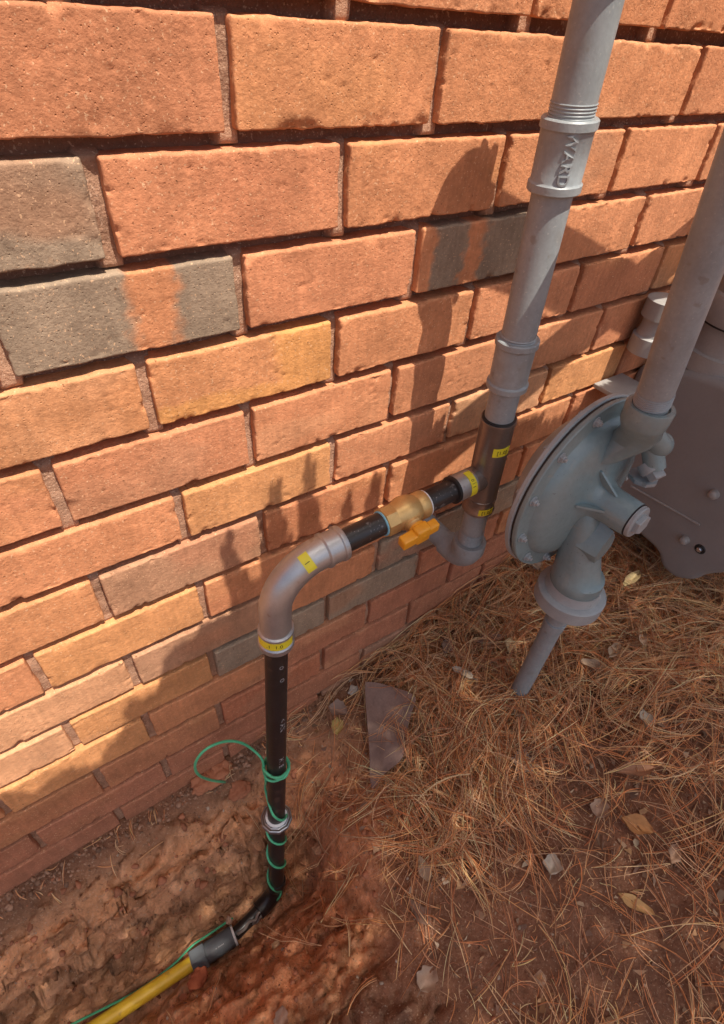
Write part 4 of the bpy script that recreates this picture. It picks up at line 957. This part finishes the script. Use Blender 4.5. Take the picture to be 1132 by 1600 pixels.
# ------------------------------------------------------------------ tree overhead, out of frame, that shades the foot of the wall
SH = [(-3, -.86), (-.2, -.866), (-.171, -.905), (-.125, -.885), (-.09, -.92), (-.06, -.88), (-.036, -.866), (-.02, -.80), (.02, -.815), (.045, -.745), (.057, -.725), (.09, -.73), (.10, -.70), (.143, -.707), (.146, -.64), (.150, -.575), (.155, -.535),
      (.164, -.60), (.178, -.665), (.194, -.665), (.208, -.56), (.225, -.48), (.234, -.56), (.246, -.63), (.255, -.62), (.263, -.52), (.272, -.455), (.282, -.55), (.298, -.655), (.315, -.665), (.337, -.55), (.348, -.64), (.362, -.655), (.384, -.525), (.398, -.64), (.43, -.635), (.46, -.65), (.532, -.622), (.60, -.64), (.655, -.60), (.671, -.556), (.739, -.560), (.741, -.581),
      (.794, -.582), (.86, -.575), (.897, -.572), (.915, -.52), (.934, -.462), (.925, -.404), (1.0, -.36), (1.1, -.30), (1.4, -.25), (4.2, -.25)]
SX = np.array([s[0] for s in SH]); SZ = np.array([s[1] for s in SH])
tree = empty('tree', (2.6, -3.4, -1.1)); tag(tree, 'leafy tree outside the picture whose low branches shade the wall foot', 'tree')
g = np.random.default_rng(5); sd = SUN / SUN[2]
HT = .30
e1 = nrm(np.cross(SUN, (0, 0, 1))); e2 = np.cross(SUN, e1)
def wall_to(x, z, H): s = (H - z); return np.array([x, 0, z]) + sd * s
LV, LF = [], []; o = 0
def tleaf(P, ln, wd, a, nrmv):
    global o
    a1 = nrm(np.cross(nrmv, (math.cos(a), math.sin(a), .1))); a2 = np.cross(nrmv, a1)
    sh = [(-.5, 0), (-.2, .42), (.15, .5), (.5, 0), (.15, -.5), (-.2, -.42)]
    LV.append(np.array([P + a1 * ln * q + a2 * wd * w + nrmv * (.12 * ln * abs(w)) for q, w in sh])); LF.append((o, o + 1, o + 2, o + 3, o + 4, o + 5)); o += 6
st = .030
for x in np.arange(-.9, 2.5, st):
    for z in np.arange(-2.92, -.2, st * 1.6):
        xx = x + g.uniform(-.5, .5) * st; zz = z + g.uniform(-.5, .5) * st
        top = np.interp(xx, SX, SZ)
        lo_ = min(np.interp(xx - .012, SX, SZ), np.interp(xx + .012, SX, SZ), top)
        if zz > lo_ - .012: continue
        d = lo_ - zz; H = HT + min(d, 1.3) * .5 + g.uniform(-.04, .06) * (1 if d < .3 else 3)
        if d > .62: continue
        near = d < .26
        if d < .06: continue
        ln = .020 if near else .065; wd = .5 * ln + .004
        P = wall_to(xx, zz, H)
        nv_ = nrm(SUN + g.normal(0, .25, 3)); tleaf(P, ln * (2.2 if not near else 2.0), wd * 1.5, g.uniform(0, 6.3), nv_)
for x in np.arange(-.9, 2.5, .0185):       # thinner crown farther out lets a little light through
    for z in np.arange(-2.95, -.2, .053):
        xx = x + g.uniform(-.6, .6) * .0185; zz = z + g.uniform(-.6, .6) * .053; d = np.interp(xx, SX, SZ) - zz
        if d < .58: continue
        P = wall_to(xx, zz, HT + 1.9 + min(d, 1.6) * .5 + g.uniform(-.4, .4)); tleaf(P, g.uniform(.042, .058), g.uniform(.024, .032), g.uniform(0, 6.3), nrm(SUN + g.normal(0, .3, 3)))
# dense rim so the shade edge is crisp where the photograph has it
for x in np.arange(-.9, 1.9, .007):
    top = np.interp(x, SX, SZ)
    for k in range(26):
        zz = top - .014 - k * .011 + g.uniform(-.004, .004); P = wall_to(x + g.uniform(-.003, .003), zz, HT + g.uniform(-.03, .05)); tleaf(P, .014, .010, g.uniform(0, 6.3), nrm(SUN + g.normal(0, .2, 3)))
crown = mesh_obj('crown', np.concatenate(LV), LF, 'foliage', tree, smooth=False)
b = MB(); b.sweep(catmull([(2.6, -3.4, -1.3), (2.55, -3.3, 0), (2.4, -3.1, 1.0), (2.2, -2.9, 2.2)], 6), np.linspace(.13, .07, 19), 16); b.build('trunk', 'bark', tree)
b = MB()
for q in (-.8, -.2, .5, 1.2, 1.9, 2.7):
    e_ = wall_to(q, -1.3, HT + .4); b.sweep(catmull([(2.4, -3.1, 1.0), ((2.4 + e_[0]) / 2, (-3.1 + e_[1]) / 2, 1.45), tuple(e_)], 6), np.linspace(.035, .006, 13), 8)
b.build('branch', 'bark', tree)
